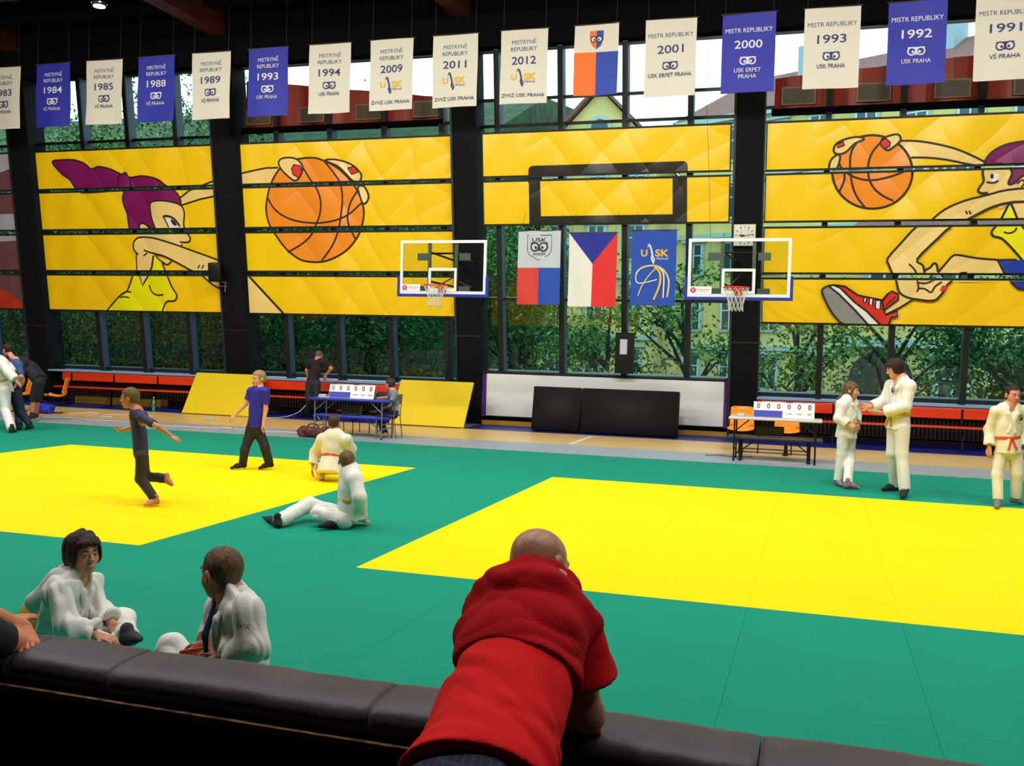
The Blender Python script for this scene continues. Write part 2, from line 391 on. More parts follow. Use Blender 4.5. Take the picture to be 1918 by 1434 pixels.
# side walls and back wall, dark
wallm = mat('dark_brown_hall_wall', (40, 30, 28), rough=.8)
for nm, a, b in (('wall_left', (-32.2, -6, -.75), (-32, 22, 10)), ('wall_right', (14, -6, -.75), (14.2, 22, 10)), ('wall_back', (-32, -6.2, -.75), (14, -6, 10))):
    mb = MB(); mb.bx(a, b, wallm); mb.obj(nm, kind='structure')
# lamps
hous = mat('dark_lamp_housing', (50, 48, 48), rough=.4, metal=.6); lens = mat('lit_lamp_lens', (255, 240, 214), emit=14)
for xx, yy in LAMPS:
    r = thing('high_bay_lamp', 'rectangular lamp fixture hanging below the dark roof beams', 'lamp', (xx, yy, 8.95), 'hall lamps under the roof')
    TR = Matrix.Rotation(TILT if yy > 7 else .1, 3, 'X')
    mb = MB(); mb.box(Vector((xx, yy, 9.02)), (1.4, .4, .14), hous, TR); kid(mb, 'housing', r)
    for q in (-.5, .5): mb = MB(); mb.cyl((xx+q, yy, 9.05), (xx+q, yy, 9.9), .012, hous, n=6); kid(mb, 'hanger', r)
    mb = MB(); mb.box(Vector((xx, yy, 9.02))+TR@Vector((0, 0, -.078)), (1.24, .3, .015), lens, TR); kid(mb, 'lamp_lens', r)
r = thing('beam_spotlight', 'small lit spotlight on the dark roof beams above the banner 1988', 'lamp', tuple(sp)); mb = MB(); mb.cyl((sp.x, sp.y, sp.z-.06), (sp.x, sp.y, sp.z+.0), .14, hous, .16, n=20); kid(mb, 'housing', r)
mb = MB(); mb.cyl((sp.x, sp.y, sp.z-.075), (sp.x, sp.y, sp.z-.06), .12, lens, n=20); kid(mb, 'lamp_lens', r)
mb = MB(); mb.cyl((sp.x, sp.y, sp.z), (sp.x, sp.y, 9.9), .01, hous, n=6); kid(mb, 'hanger', r)
# ------------------------------------------------------------------ near barrier
blackv = mat('worn_black_vinyl', (58, 52, 60), rough=.5, bump=.3, bscale=22, var=.3, vscale=5, spec=.45, rgb2=(70, 64, 72))
ply = mat('plywood_edge', (130, 96, 52), rough=.8, var=.6, vscale=20, rgb2=(40, 30, 20))
bar = thing('padded_barrier', 'long low barrier topped with black padding between stand and mats', 'barrier', (-1, 2.97, -.04))
def pad_prof(x):
    return None
segs = [-4.6, -3.7, -2.77, -2.34, -1.335, -.12, 1.1, 2.3, 3.5]
for a, b in zip(segs[:-1], segs[1:]):
    pr = [(2.85, .495), (2.832, .535), (2.838, .572), (2.862, .592), (2.90, .599), (2.98, .601), (3.06, .600), (3.095, .592), (3.105, .575), (3.105, .495)]
    mb = MB(); n = 40; rows = []
    for i in range(n+1):
        t = i/n; x = a+.002+(b-a-.004)*t; e = 1-abs(2*t-1)**24; wv = .0025*math.sin(x*9)+.001*math.sin(x*31)
        rows.append([(x, 2.97+(p[0]-2.97)*(.985+.015*e)+wv*.5, .5+(p[1]-.5)*(.95+.05*e)+wv*(1 if p[1] > .55 else 0)) for p in pr])
    k = len(pr); vs = [v for r_ in rows for v in r_]; fs = [(i*k+j, i*k+(j+1) % k, (i+1)*k+(j+1) % k, (i+1)*k+j) for i in range(n) for j in range(k)]
    fs += [tuple(range(k))[::-1], tuple(n*k+j for j in range(k))]
    mb.add(vs, fs, blackv, True); fixn(kid(mb, 'pad', bar))
mb = MB(); mb.bx((-4.6, 2.812, .474), (3.5, 3.1, .494), ply); kid(mb, 'plywood_board', bar, label='worn plywood edge showing under the black padding')
mb = MB(); mb.bx((-4.6, 2.90, -.45), (3.5, 3.08, .478), mat('black_barrier_cloth', (12, 10, 11), rough=.9)); kid(mb, 'panel', bar)
# ------------------------------------------------------------------ mural strips on the facade
yel = vinyl('yellow_vinyl_sheet', (255, 210, 12)); inkb = mat('black_print_ink', (40, 26, 20), rough=.5); blackp = vinyl('black_vinyl_print', (38, 35, 30))
skin_p = vinyl('pale_skin_print', (246, 214, 132)); orap = vinyl('orange_print', (250, 146, 34)); purp = vinyl('purple_print', (128, 20, 96))
limep = vinyl('lemon_print', (244, 240, 10)); redp = vinyl('red_print', (222, 44, 34)); whp = mat('white_print', (238, 238, 236), rough=.45)
greyp = vinyl('grey_print', (142, 142, 142)); blup = vinyl('blue_print', (24, 56, 168)); hemm = mat('black_sheet_hem', (26, 22, 20), rough=.7)
def K(pts, ox, oy, k): return [fuv(ox+p[0]/k, oy+p[1]/k) for p in pts]
ROWS = ((5.57, 6.48), (4.54, 5.45), (3.49, 4.38), (2.46, 3.34))
def strips(x0, x1, rows, art, what, side, artnames):
    for i, (s0, s1) in enumerate(rows):
        cx, cs = (x0+x1)/2, (s0+s1)/2
        mb = MB(); w, h = x1-x0, s1-s0
        mb.box((0, 0, -.004), (w+.05, h+.05, .006), hemm)
        # gently uneven cloth edge
        mb.box((0, 0, .001), (w, h, .006), yel)
        art.build(mb, z0=.0045, rect=(-w/2, -h/2, w/2, h/2), off=(cx, cs))
        o = mb.obj('mural_strip', None, loc=tuple(fpt(cx, cs, .03)), rot=FROT)
        o['label'] = '%s strip of %s, %s' % (('top', 'second', 'third', 'lowest')[i] if len(rows) > 2 else ('upper', 'lower')[i], side, artnames[i])
        o['category'] = 'banner'; o['group'] = 'yellow mural strips across the windows'
        mb = MB() # slim rail pair carrying the sheet
        for q in (-1, 1): mb.box((0, q*(h/2+.033), -.02), (w+.12, .022, .03), frm)
        r = mb.obj('strip_rail', o)
T = .042
# bay 1
A = Art(); k5 = lambda p: K(p, 0, 260, 3.983)
A.fill(k5([(1340,445),(1420,385),(1520,345),(1620,303),(1640,425),(1500,450),(1360,495)]), skin_p); A.line(k5([(1350,440),(1420,385),(1520,345),(1640,298)]), T, inkb); A.line(k5([(1640,420),(1500,450),(1360,495)]), T, inkb)
face = [(1130,480),(1170,462),(1240,455),(1320,478),(1360,498),(1382,550),(1378,640),(1395,690),(1425,735),(1420,765),(1385,772),(1366,790),(1372,830),(1200,860),(1060,780),(1045,700),(1040,650),(1075,630),(1120,640),(1140,600)]
A.fill(k5(face), skin_p, 3); A.line(k5([(1320,478),(1360,498),(1382,550),(1378,640),(1395,690),(1425,735),(1420,765),(1385,772),(1350,768)]), T, inkb, 4)
A.line(k5([(1366,785),(1358,800)]), T, inkb)
hair = [(400,170),(470,158),(560,158),(640,185),(690,225),(740,208),(820,222),(880,248),(915,265),(945,252),(975,288),(1060,277),(1140,288),(1200,312),(1240,345),(1300,380),(1345,430),(1356,492),(1320,478),(1240,462),(1170,462),(1130,480),(1130,540),(1145,610),(1165,672),(1120,655),(1078,628),(1050,640),(1040,700),(985,690),(965,620),(958,560),(935,500),(922,440),(925,380),(800,392),(620,400),(570,365),(530,305),(480,270),(430,220)]
A.fill(k5(hair), purp, 4); A.line(k5(hair), T, inkb, 4, closed=True)
A.line(k5([(905,262),(890,320),(897,380)]), T*.8, inkb, 4); A.line(k5([(968,280),(985,330),(970,385)]), T*.8, inkb, 4)
A.line(k5([(1045,640),(1075,628),(1115,655),(1140,690)]), T, inkb, 4)
A.fill(k5([(1245,600),(1275,590),(1310,615),(1335,655),(1300,668),(1262,655)]), whp, 4); A.fill(k5([(1282,600),(1312,612),(1328,645),(1300,640)]), inkb, 3)
A.line(k5([(1225,578),(1262,575),(1310,598),(1350,650)]), T*1.2, inkb, 4); A.line(k5([(1225,578),(1250,620),(1268,660)]), T*.8, inkb, 4)
shirt = [(1165,865),(1212,900),(1232,960),(1255,1015),(1290,1100),(1328,1165),(1310,1205),(1250,1215),(1218,1300),(800,1300),(850,1230),(905,1170),(965,1130),(985,1070),(1005,1005),(1050,1000),(1075,1090),(1120,1020),(1150,960)]
A.fill(k5(shirt), limep, 3); A.line(k5(shirt[:9]), T, inkb, 4); A.line(k5([(800,1290),(850,1230),(905,1170),(960,1135)]), T, inkb, 4); A.line(k5([(960,1135),(985,1070),(1005,1005)]), T, inkb)
A.line(k5([(905,1168),(945,1140),(992,1142)]), T*.8, inkb, 4); A.line(k5([(905,1182),(940,1175),(976,1184)]), T*.8, inkb, 4); A.line(k5([(1125,1088),(1142,1135),(1180,1163),(1230,1160)]), T*.9, inkb, 4)
A.fill(k5([(1150,855),(1215,890),(1290,910),(1262,935),(1215,905)]), skin_p); A.line(k5([(1170,870),(1225,920),(1262,935),(1290,910)]), T*.8, inkb, 4)
upper = [(1030,840),(1035,1000),(1050,1010),(1075,1090),(1120,1020),(1140,990),(1150,920),(1160,850)]
A.fill(k5(upper), skin_p); A.line(k5([(1030,855),(1032,930),(1035,1000)]), T*.8, inkb); A.line(k5([(1050,1010),(1075,1090),(1120,1015),(1145,950),(1155,870)]), T, inkb)
arm = [(1010,800),(1020,755),(1060,733),(1150,738),(1250,765),(1370,805),(1480,845),(1640,905),(1720,960),(1720,1150),(1600,1085),(1520,1020),(1440,980),(1330,920),(1240,875),(1160,855),(1085,850),(1030,850)]
A.fill(k5(arm), skin_p, 3); A.line(k5([(1045,862),(1015,830),(1008,790),(1020,755),(1060,733),(1150,738),(1250,765),(1370,805),(1480,845),(1640,905),(1720,960)]), T, inkb, 4)
A.line(k5([(1085,828),(1130,845),(1180,858),(1240,875),(1330,920),(1440,980),(1520,1020),(1600,1085),(1720,1150)]), T, inkb, 4); A.line(k5([(1083,872),(1112,850)]), T*.8, inkb)
for x in (1490, 1520): A.line(k5([(x,965),(x+12,938)]), T*.8, inkb)
strips(-19.40, -14.13, ROWS, A, '', 'the left yellow mural of a ponytailed player', ('purple ponytail', 'purple hair and eye', 'nose above a crossed arm', 'lemon shirt'))
# bay 2
A = Art(); k6 = lambda p: K(p, 440, 230, 3.983)
A.fill(k6([(20,385),(140,355),(240,337),(330,333),(330,360),(275,440),(255,480),(20,480)]), skin_p); A.line(k6([(20,386),(140,357),(240,337),(330,335)]), T, inkb)
ball = [(240,660),(246,570),(275,455),(330,355),(400,300),(490,268),(600,262),(680,288),(760,330),(840,400),(910,490),(950,580),(967,660),(955,760),(920,850),(850,940),(760,1000),(680,1030),(600,1038),(510,1025),(440,985),(380,930),(320,850),(265,760)]
A.fill(k6(ball), orap, 4); A.line(k6(ball), T*1.1, inkb, 4, closed=True)
for L in ([(253,565),(300,640),(370,695),(460,730),(560,745),(650,745),(760,725),(850,685),(920,625),(958,590)], [(500,310),(560,410),(615,490),(645,580),(640,680),(610,760),(580,830),(510,900),(400,965)], [(672,285),(740,370),(790,450),(808,560),(795,700),(775,810),(730,920),(655,1025)], [(925,500),(870,590),(848,680),(855,760),(905,865)]): A.line(k6(L), T, inkb, 4)
for P in ([(333,300),(350,270),(400,260),(450,265),(485,285),(512,330),(495,395),(455,432),(400,395),(352,345)], [(680,282),(740,273),(820,288),(890,320),(938,368),(950,400),(932,440),(885,430),(835,380),(770,320)], [(925,478),(970,475),(1003,540),(990,590),(962,600),(940,545)]):
    A.fill(k6(P), skin_p, 3); A.line(k6(P), T, inkb, 3, closed=True)
for P in ([(430,345),(448,312),(498,322),(506,372),(485,410),(442,385)], [(848,338),(898,325),(925,368),(878,384)]): A.fill(k6(P), redp); A.line(k6(P), T*.7, inkb, closed=True)
A.fill(k6([(90,1130),(112,1140),(380,1430),(90,1430)]), skin_p); A.line(k6([(112,1140),(380,1430)]), T*1.3, inkb)
strips(-13.36, -7.98, ROWS, A, '', 'yellow mural with the big basketball', ('thumbs on top of the ball', 'the upper ball half', 'the lower ball half', 'a corner of an arm'))
# bay 3: black outline of a backboard
A = Art()
A.fill(K([(375,420),(377,335),(384,318),(402,309),(1368,279),(1388,287),(1395,305),(1397,360)], 880, 220, 3.414), blackp)
A.fill(K([(380,405),(384,700),(1391,690),(1391,372)], 880, 220, 3.414), blackp); A.fill(K([(453,407),(458,631),(1298,618),(1298,390)], 880, 220, 3.414), yel)
strips(-7.23, -1.87, ((5.59, 6.49), (4.54, 5.45)), A, '', 'yellow sheets above the three flags', ('the top bar of a black frame', 'a black rectangle outline'))
# bay 4
A = Art(); k8 = lambda p: K(p, 1400, 210, 3.498)
armu = [(1000,188),(1110,190),(1230,208),(1360,240),(1470,285),(1560,330),(1620,380),(1540,360),(1440,340),(1300,312),(1180,299),(1060,298)]
A.fill(k8(armu), skin_p); A.line(k8(armu[:6]), T, inkb, 4); A.line(k8([(1560,362),(1440,340),(1300,312),(1180,299),(1070,298)]), T, inkb, 4)
bl = [(818+262*math.cos(a*math.pi/12), 392+240*math.sin(a*math.pi/12)) for a in range(24)]
A.fill(k8(bl), orap, 3); A.line(k8(bl), T*1.1, inkb, 3, closed=True)
for L in ([(745,170),(695,230),(673,300),(675,400),(690,490),(720,560),(772,628)], [(885,185),(820,260),(792,340),(795,430),(830,500),(890,550),(955,580)], [(585,300),(620,370),(700,425),(800,446),(900,432),(1000,400),(1075,360)], [(635,395),(633,450),(600,525)]): A.line(k8(L), T, inkb, 4)
for P in ([(565,245),(585,205),(650,175),(725,163),(765,178),(705,205),(650,258),(610,275),(575,270)], [(535,355),(550,310),(590,280),(607,295),(585,370),(540,385)], [(880,180),(925,157),(985,147),(1003,180),(975,215),(920,250),(888,225)]):
    A.fill(k8(P), skin_p, 3); A.line(k8(P), T, inkb, 3, closed=True)
for P in ([(587,210),(628,194),(636,218),(590,234)], [(872,192),(905,172),(935,200),(930,225),(897,240),(875,220)]): A.fill(k8(P), redp); A.line(k8(P), T*.7, inkb, closed=True)
torso = [(1710,600),(1770,700),(1830,760),(1960,640),(2080,700),(2060,990),(1812,985),(1720,880),(1660,825),(1610,812),(1598,780),(1650,715)]
A.fill(k8([(1600,560),(1830,560),(1990,560),(1990,760),(1830,800),(1770,740),(1720,600),(1650,635),(1620,610)]), skin_p); A.fill(k8(torso), limep); A.line(k8([(1812,985),(1720,880),(1660,825),(1610,812),(1598,780),(1650,715),(1710,600)]), T, inkb, 3); A.line(k8([(1725,600),(1770,710),(1830,790)]), T, inkb)
A.line(k8([(1675,785),(1710,792),(1745,780),(1760,755)]), T*.8, inkb, 3)
fc = [(1555,335),(1540,400),(1545,450),(1520,490),(1508,515),(1530,530),(1570,540),(1556,560),(1700,590),(1850,560),(1850,360),(1640,345)]
A.fill(k8(fc), skin_p); A.line(k8([(1545,345),(1538,400),(1545,450),(1520,490),(1508,515),(1530,530),(1572,528)]), T, inkb, 4); A.line(k8([(1572,528),(1556,545)]), T, inkb)
hr = [(1556,345),(1562,308),(1600,262),(1670,222),(1740,203),(1830,193),(1930,220),(1985,300),(1960,420),(1880,470),(1850,425),(1800,418),(1745,465),(1705,468),(1730,395),(1690,350),(1640,338)]
A.fill(k8(hr), purp, 4); A.line(k8(hr), T, inkb, 4, closed=True); A.fill(k8([(1770,470),(1800,440),(1850,430),(1850,500),(1790,500)]), skin_p); A.line(k8([(1762,470),(1795,445),(1812,465),(1790,490)]), T*.8, inkb, 3)
A.fill(k8([(1580,435),(1600,405),(1636,402),(1645,430),(1608,458)]), whp, 3); A.fill(k8([(1588,410),(1606,404),(1608,432),(1590,436)]), inkb, 2); A.line(k8([(1562,458),(1585,462),(1612,462),(1640,450)]), T*.8, inkb, 3)
fa = [(1200,710),(1290,637),(1420,580),(1560,545),(1700,510),(1900,500),(1900,570),(1720,590),(1600,620),(1480,680),(1430,705),(1320,757),(1250,820),(1110,960),(1158,1015),(1160,1050),(1200,1010),(1235,995),(1245,1050),(1340,1095),(1290,1160),(1260,1200),(1212,1232),(1100,1222),(1030,1205),(990,1170),(975,1110),(950,1060),(925,1000),(918,955),(1010,850),(1100,755)]
A.fill(k8([(1245,1055),(1300,985),(1340,942),(1380,935),(1500,955),(1660,965),(1900,980),(1900,1100),(1600,1105),(1400,1110),(1300,1095)]), skin_p); A.line(k8([(1245,1050),(1300,985),(1340,942),(1380,935),(1500,955),(1660,968)]), T, inkb, 4); A.line(k8([(1300,1100),(1400,1050),(1435,1048)]), T*.8, inkb)
sh = [(1630,965),(1760,965),(1990,985),(1990,1150),(1830,1160),(1770,1155),(1740,1130),(1680,1055)]
A.fill(k8(sh), blup); A.line(k8([(1760,965),(1630,965),(1680,1055),(1740,1130),(1770,1155),(1830,1160)]), T, inkb)
A.fill(k8([(890,1300),(960,1215),(1000,1180),(1090,1215),(1040,1250),(990,1280),(905,1325)]), skin_p); A.line(k8([(1085,1220),(1040,1250),(990,1280),(905,1322)]), T*.8, inkb)
A.fill(k8(fa), skin_p); A.line(k8(fa[:7]), T, inkb, 3); A.line(k8([(1900,570),(1800,585),(1720,590),(1600,620),(1480,680),(1430,705),(1320,757),(1250,820),(1110,960),(1145,1000),(1158,1050)]), T, inkb, 3)
A.line(k8([(1200,705),(1100,755),(1010,850),(918,955),(925,1000),(950,1060),(975,1110),(990,1170),(1030,1205),(1100,1222),(1212,1232),(1260,1200),(1290,1160),(1305,1130),(1345,1095)]), T, inkb, 3)
A.line(k8([(1055,992),(1085,1020),(1105,1055),(1112,1110),(1118,1150),(1108,1175)]), T*.8, inkb, 3); A.line(k8([(1158,1035),(1195,1015),(1215,990),(1235,995),(1245,1045)]), T, inkb, 3)
A.line(k8([(1118,1115),(1170,1118),(1230,1095),(1300,1095)]), T*.8, inkb, 3); A.line(k8([(1118,1152),(1160,1155),(1200,1178),(1225,1140),(1270,1110)]), T*.8, inkb, 3)
A.fill(k8([(1258,1160),(1275,1132),(1305,1135),(1295,1160),(1270,1178)]), redp)
for x in (1425, 1448): A.line(k8([(x,645),(x+12,668)]), T*.7, inkb)
sole = [(488,1172),(500,1150),(535,1135),(570,1150),(640,1200),(720,1290),(810,1400),(650,1400),(560,1320),(510,1230)]
A.fill(k8(sole), greyp, 2); A.line(k8(sole), T, inkb, 2, closed=True)
ws = [(530,1135),(565,1130),(610,1150),(700,1240),(780,1300),(880,1400),(800,1400),(700,1290),(600,1190)]
A.fill(k8(ws), whp); A.line(k8(ws), T, inkb, closed=True)
rs = [(575,1130),(640,1140),(690,1175),(720,1195),(760,1205),(880,1228),(890,1290),(905,1325),(980,1300),(980,1335),(940,1340),(920,1400),(880,1400),(780,1300),(700,1240),(620,1160)]
A.fill(k8(rs), redp); A.line(k8(rs), T, inkb, closed=True)
tg = [(880,1235),(915,1190),(945,1170),(985,1190),(985,1225),(900,1290)]
A.fill(k8(tg), redp); A.line(k8(tg), T, inkb, closed=True); A.line(k8([(905,1265),(970,1205)]), T*.6, inkb)
for P in ([(762,1212),(782,1210),(774,1242),(758,1240)], [(798,1215),(822,1216),(815,1265),(795,1255)], [(838,1228),(872,1230),(866,1290),(836,1280)]): A.fill(k8(P), whp); A.line(k8(P), T*.7, inkb, closed=True)
strips(-1.13, 4.24, ROWS, A, '', 'rightmost yellow mural', ('hands on a basketball', 'a face and a ball', 'a bent arm and blue shorts', 'a red sneaker'))
# bay 0: faded photo strips at the far left edge
A = Art(); ph1 = vinyl('faded_photo_print', (112, 76, 80)); ph2 = vinyl('pale_photo_print', (176, 180, 196)); ph3 = vinyl('red_photo_print', (196, 60, 30))
x0, x1 = -25.6, -20.28
A.fill([(x0,2.4),(x1,2.4),(x1,6.6),(x0,6.6)], ph1); A.fill([(x0,5.9),(x1-.3,6.6),(x1,6.6),(x1,6.1),(x0,4.6)], ph2, 0); A.fill([(x0,4.54),(x1,4.54),(x1,4.95),(x0,4.9)], ph2); A.fill([(x0,4.1),(x1,4.25),(x1,4.4),(x0,4.4)], ph2)
A.fill([(x0,2.9),(x1-.5,2.95),(x1,2.6),(x1,2.46),(x0,2.6)], ph3)
strips(x0, x1, ROWS, A, '', 'faded photo mural at the left edge', ('a pale corner', 'a white band', 'a white upper edge', 'a red slanted shape'))
# ------------------------------------------------------------------ hanging championship banners
cream = mat('cream_banner_cloth', (226, 222, 208), rough=.75, bump=.2, bscale=300); royal = mat('royal_blue_banner_cloth', (42, 48, 170), rough=.6, bump=.2, bscale=300)
whc = mat('white_banner_lettering', (228, 228, 232), rough=.7); blc = mat('blue_banner_lettering', (54, 56, 118), rough=.7); gold = mat('gold_lettering', (232, 184, 40), rough=.6)
orb = mat('orange_banner_cloth', (250, 112, 20), rough=.6); blb = mat('bright_blue_banner_cloth', (36, 66, 176), rough=.6); woodr = mat('banner_rod', (60, 50, 44), rough=.6)
def cloth_grid(mb, w, h, m, warp, nx=24, ny=30, th=.004):
    for s_, z in ((1, 0), (-1, -th)):
        vs = []; fs = []
        for j in range(ny+1):
            for i in range(nx+1):
                x = -w/2+w*i/nx; y = -h/2+h*j/ny; vs.append((x, y, warp(x, y)+z))
        for j in range(ny):
            for i in range(nx):
                q = (j*(nx+1)+i, j*(nx+1)+i+1, (j+1)*(nx+1)+i+1, (j+1)*(nx+1)+i); fs.append(q if s_ > 0 else q[::-1])
        mb.add(vs, fs, m, True)
def subdivide_art(tris_parent): pass
def owl(A, cx, cy, w, ink, paper):
    """pair of round eyes under one brow"""
    r = w*.27
    A.fill([(cx-w*.5, cy+r*.95), (cx+w*.5, cy+r*.95), (cx+w*.46, cy+r*.4), (cx+w*.1, cy-r*.5), (cx, cy-r*.9), (cx-w*.1, cy-r*.5), (cx-w*.46, cy+r*.4)], ink)
    for s_ in (-1, 1):
        c = (cx+s_*w*.25, cy)
        circ = lambda q, dx=0, dy=0: [(c[0]+dx+q*math.cos(t*math.pi/9), c[1]+dy+q*math.sin(t*math.pi/9)) for t in range(18)]
        A.fill(circ(r), ink); A.fill(circ(r*.68), paper); A.fill(circ(r*.30, -s_*r*.22, -r*.15), ink)
def usk(A, cx, cy, w, yc, fig, sub=True):
    A.text('U', cx-w*.36, cy, w*.22, yc, w*.22, bold=.03); A.text('SK', cx+w*.24, cy, w*.22, yc, w*.46, bold=.03)
    P = [(cx-w*.17, cy+w*.26), (cx-w*.12, cy+w*.10), (cx-w*.08, cy-w*.06), (cx-w*.10, cy-w*.18), (cx-w*.03, cy-w*.34)]
    A.line(P, w*.06, fig, 3); A.line([(cx-w*.24, cy+w*.18), (cx-w*.2, cy+w*.30), (cx-w*.12, cy+w*.14)], w*.03, fig, 3); A.line([(cx-w*.09, cy-w*.1), (cx-w*.01, cy-w*.2), (cx-w*.04, cy-w*.36)], w*.04, fig, 3)
    if sub: A.text('PRAHA', cx+w*.26, cy-w*.19, w*.07, fig, w*.38)
BAN = [('1983', -19.28, 'w', 'MZ', 'VŠ PRAHA'), ('1984', -17.80, 'b', 'MZ', 'VŠ PRAHA'), ('1985', -16.32, 'w', 'MZ', 'VŠ PRAHA'), ('1988', -14.87, 'b', 'MZ', 'VŠ PRAHA'), ('1989', -13.40, 'w', 'MZ', 'VŠ PRAHA'),
       ('1993', -11.93, 'b', 'MZ', 'USK PRAHA'), ('1994', -10.40, 'w', 'MZ', 'USK PRAHA'), ('2009', -8.93, 'w', 'MZ', 'ZVVZ'), ('2011', -7.48, 'w', 'MZ', 'ZVVZ'), ('2012', -5.97, 'w', 'MZ', 'ZVVZ'),
       ('flag', -4.46, 'f', '', ''), ('2001', -2.97, 'w', 'M', 'USK ERPET PRAHA'), ('2000', -1.48, 'b', 'M', 'USK ERPET|PRAHA'), ('1993', .04, 'w', 'M', 'USK PRAHA'), ('1992', 1.52, 'b', 'M', 'USK PRAHA'), ('1991', 2.99, 'w', 'M', 'VŠ PRAHA'), ('1990', 4.46, 'b', 'M', 'VŠ PRAHA')]
for i, (yr, x, kind, typ, club) in enumerate(BAN):
    h = 1.5 if kind != 'f' else 1.42; w = 1.0 if kind != 'f' else .9
    ph = i*1.7
    warp = lambda a, b, ph=ph: .018*math.sin(a*5+ph)*(.75-b)*.8+.012*math.sin(b*4+ph*2+a*3)
    A = Art(step=.0022); paper, ink = (cream, blc) if kind == 'w' else (royal, whc)
    mb = MB(); cloth_grid(mb, w, h, paper if kind != 'f' else cream, warp)
    if kind == 'f':
        def quadgrid(x0, x1, y0, y1, m):
            n1, n2 = 10, 16
            for a in range(n1):
                for b in range(n2):
                    u0, u1 = x0+(x1-x0)*a/n1, x0+(x1-x0)*(a+1)/n1; v0, v1 = y0+(y1-y0)*b/n2, y0+(y1-y0)*(b+1)/n2
                    A.L.append(([[(u0, v0), (u1, v0), (u1, v1), (u0, v1)]], m, .003))
        quadgrid(-w/2, 0, -h/2, h*.10, orb); quadgrid(0, w/2, -h/2, h*.10, blb)
        shd = [(-.14, h*.40), (0, h*.40), (0, h*.14), (-.09, h*.19), (-.14, h*.28)]
        A.fill(shd, orb, z=.004); A.fill([(-p[0], p[1]) for p in shd], blb, z=.004); owl(A, 0, h*.28, .24, mat('dark_emblem_ink', (40, 34, 50)), cream)
    else:
        if typ == 'MZ': A.text('MISTRYNĚ', 0, .50, .085, ink, .52); A.text('REPUBLIKY', 0, .36, .085, ink, .56); yy_ = .13
        else: A.text('MISTR REPUBLIKY', 0, .44, .085, ink, .88); yy_ = .17
        A.text(yr, 0, yy_, .155, ink, .52, bold=.01)
        if club == 'ZVVZ': usk(A, .0, -.20, .56, gold, blc); A.text('ZVVZ USK PRAHA', 0, -.58, .075, ink, .90)
        else:
            owl(A, 0, -.15, .30, ink, paper)
            q = club.split('|'); A.text(q[0], 0, -.33, .08, ink, .85 if len(q[0]) > 12 else .50)
            if len(q) > 1: A.text(q[1], 0, -.45, .08, ink, .34)
    A.build(mb, z0=.001, warp=warp)
    zt = 8.26; cz = zt-h/2 if kind != 'f' else 8.28-h/2
    side = 'left' if i < 8 else 'right'
    if kind == 'f': lb = 'hanging pennant with a crest on cream above orange and blue halves'
    elif yr == '1993': lb = '%s hanging banner reading 1993, the %s one of two so dated' % ({'b': 'royal blue', 'w': 'cream'}[kind], 'left' if kind == 'b' else 'right')
    else: lb = '%s championship banner reading %s hanging under the dark roof' % ({'b': 'royal blue', 'w': 'cream white'}[kind], yr)
    r = thing('championship_banner', lb, 'banner', (x, 19.5, zt), 'championship banners in a row under the roof')
    o = mb.obj('cloth', r, loc=(0, 0, cz-zt), rot=(math.pi/2, 0, 0))
    m2 = MB(); m2.cyl((-w/2-.03, 0, .008), (w/2+.03, 0, .008), .012, woodr, n=8); m2.obj('rod', r)
    for q in (-1, 1):
        m2 = MB(); m2.cyl((q*w*.45, 0, .01), (q*w*.45, 0, 9.36-zt), .004, woodr, n=5); m2.obj('cord', r)
# roof girder the banners hang from
mb = MB(); mb.bx((-33, 19.35, 9.3), (15, 19.65, 9.9), dark); mb.obj('roof_beam', kind='structure')
# ------------------------------------------------------------------ three flags
def flag(name, label, x, zt, w, h, base, fn, ph):
    warp = lambda a, b: .02*math.sin(a*6+ph)*(h/2-b)/h+.012*math.sin(a*11+ph*2+b*3)
    mb = MB(); cloth_grid(mb, w, h, base, warp, 30, 36); A = Art(step=.002); fn(A, w, h, warp); A.build(mb, z0=.001, warp=warp)
    r = thing(name, label, 'flag', (x, 20.45, zt), 'flags in the central window'); mb.obj('cloth', r, loc=(0, 0, -h/2), rot=(math.pi/2, 0, 0))
    m2 = MB(); m2.cyl((-w/2-.02, 0, .005), (w/2+.02, 0, .005), .01, woodr, n=8); m2.obj('rod', r)
    for q in (-1, 1):
        m2 = MB(); m2.cyl((q*w*.45, 0, .01), (q*w*.45, .33, 4.54-zt+.15), .004, woodr, n=5); m2.obj('cord', r)
def gridfill(A, inside, w, h, m, z, n=36):
    for a in range(n):
        for b in range(n):
            x0, x1 = -w/2+w*a/n, -w/2+w*(a+1)/n; y0, y1 = -h/2+h*b/n, -h/2+h*(b+1)/n
            P = inside([(x0, y0), (x1, y0), (x1, y1), (x0, y1)])
            if len(P) > 2: A.L.append(([P], m, z))
def halfclip(P, a, b, c): # keep a*x+b*y<=c
    out = []
    for i in range(len(P)):
        p, q = P[i-1], P[i]; dp, dq = c-a*p[0]-b*p[1], c-a*q[0]-b*q[1]
        if (dp >= 0) != (dq >= 0): t = dp/(dp-dq); out.append((p[0]+(q[0]-p[0])*t, p[1]+(q[1]-p[1])*t))
        if dq >= 0: out.append(q)
    return out
flred = mat('flag_red_cloth', (226, 40, 38), rough=.7); flblue = mat('flag_blue_cloth', (24, 40, 150), rough=.7); flwhite = mat('flag_white_cloth', (232, 232, 222), rough=.7)
palew = mat('pale_grey_flag_cloth', (196, 206, 214), rough=.7); coral = mat('coral_red_cloth', (216, 62, 52), rough=.7); cobalt = mat('cobalt_cloth', (26, 76, 180), rough=.7); inkd = mat('dark_emblem_ink', (40, 34, 50))
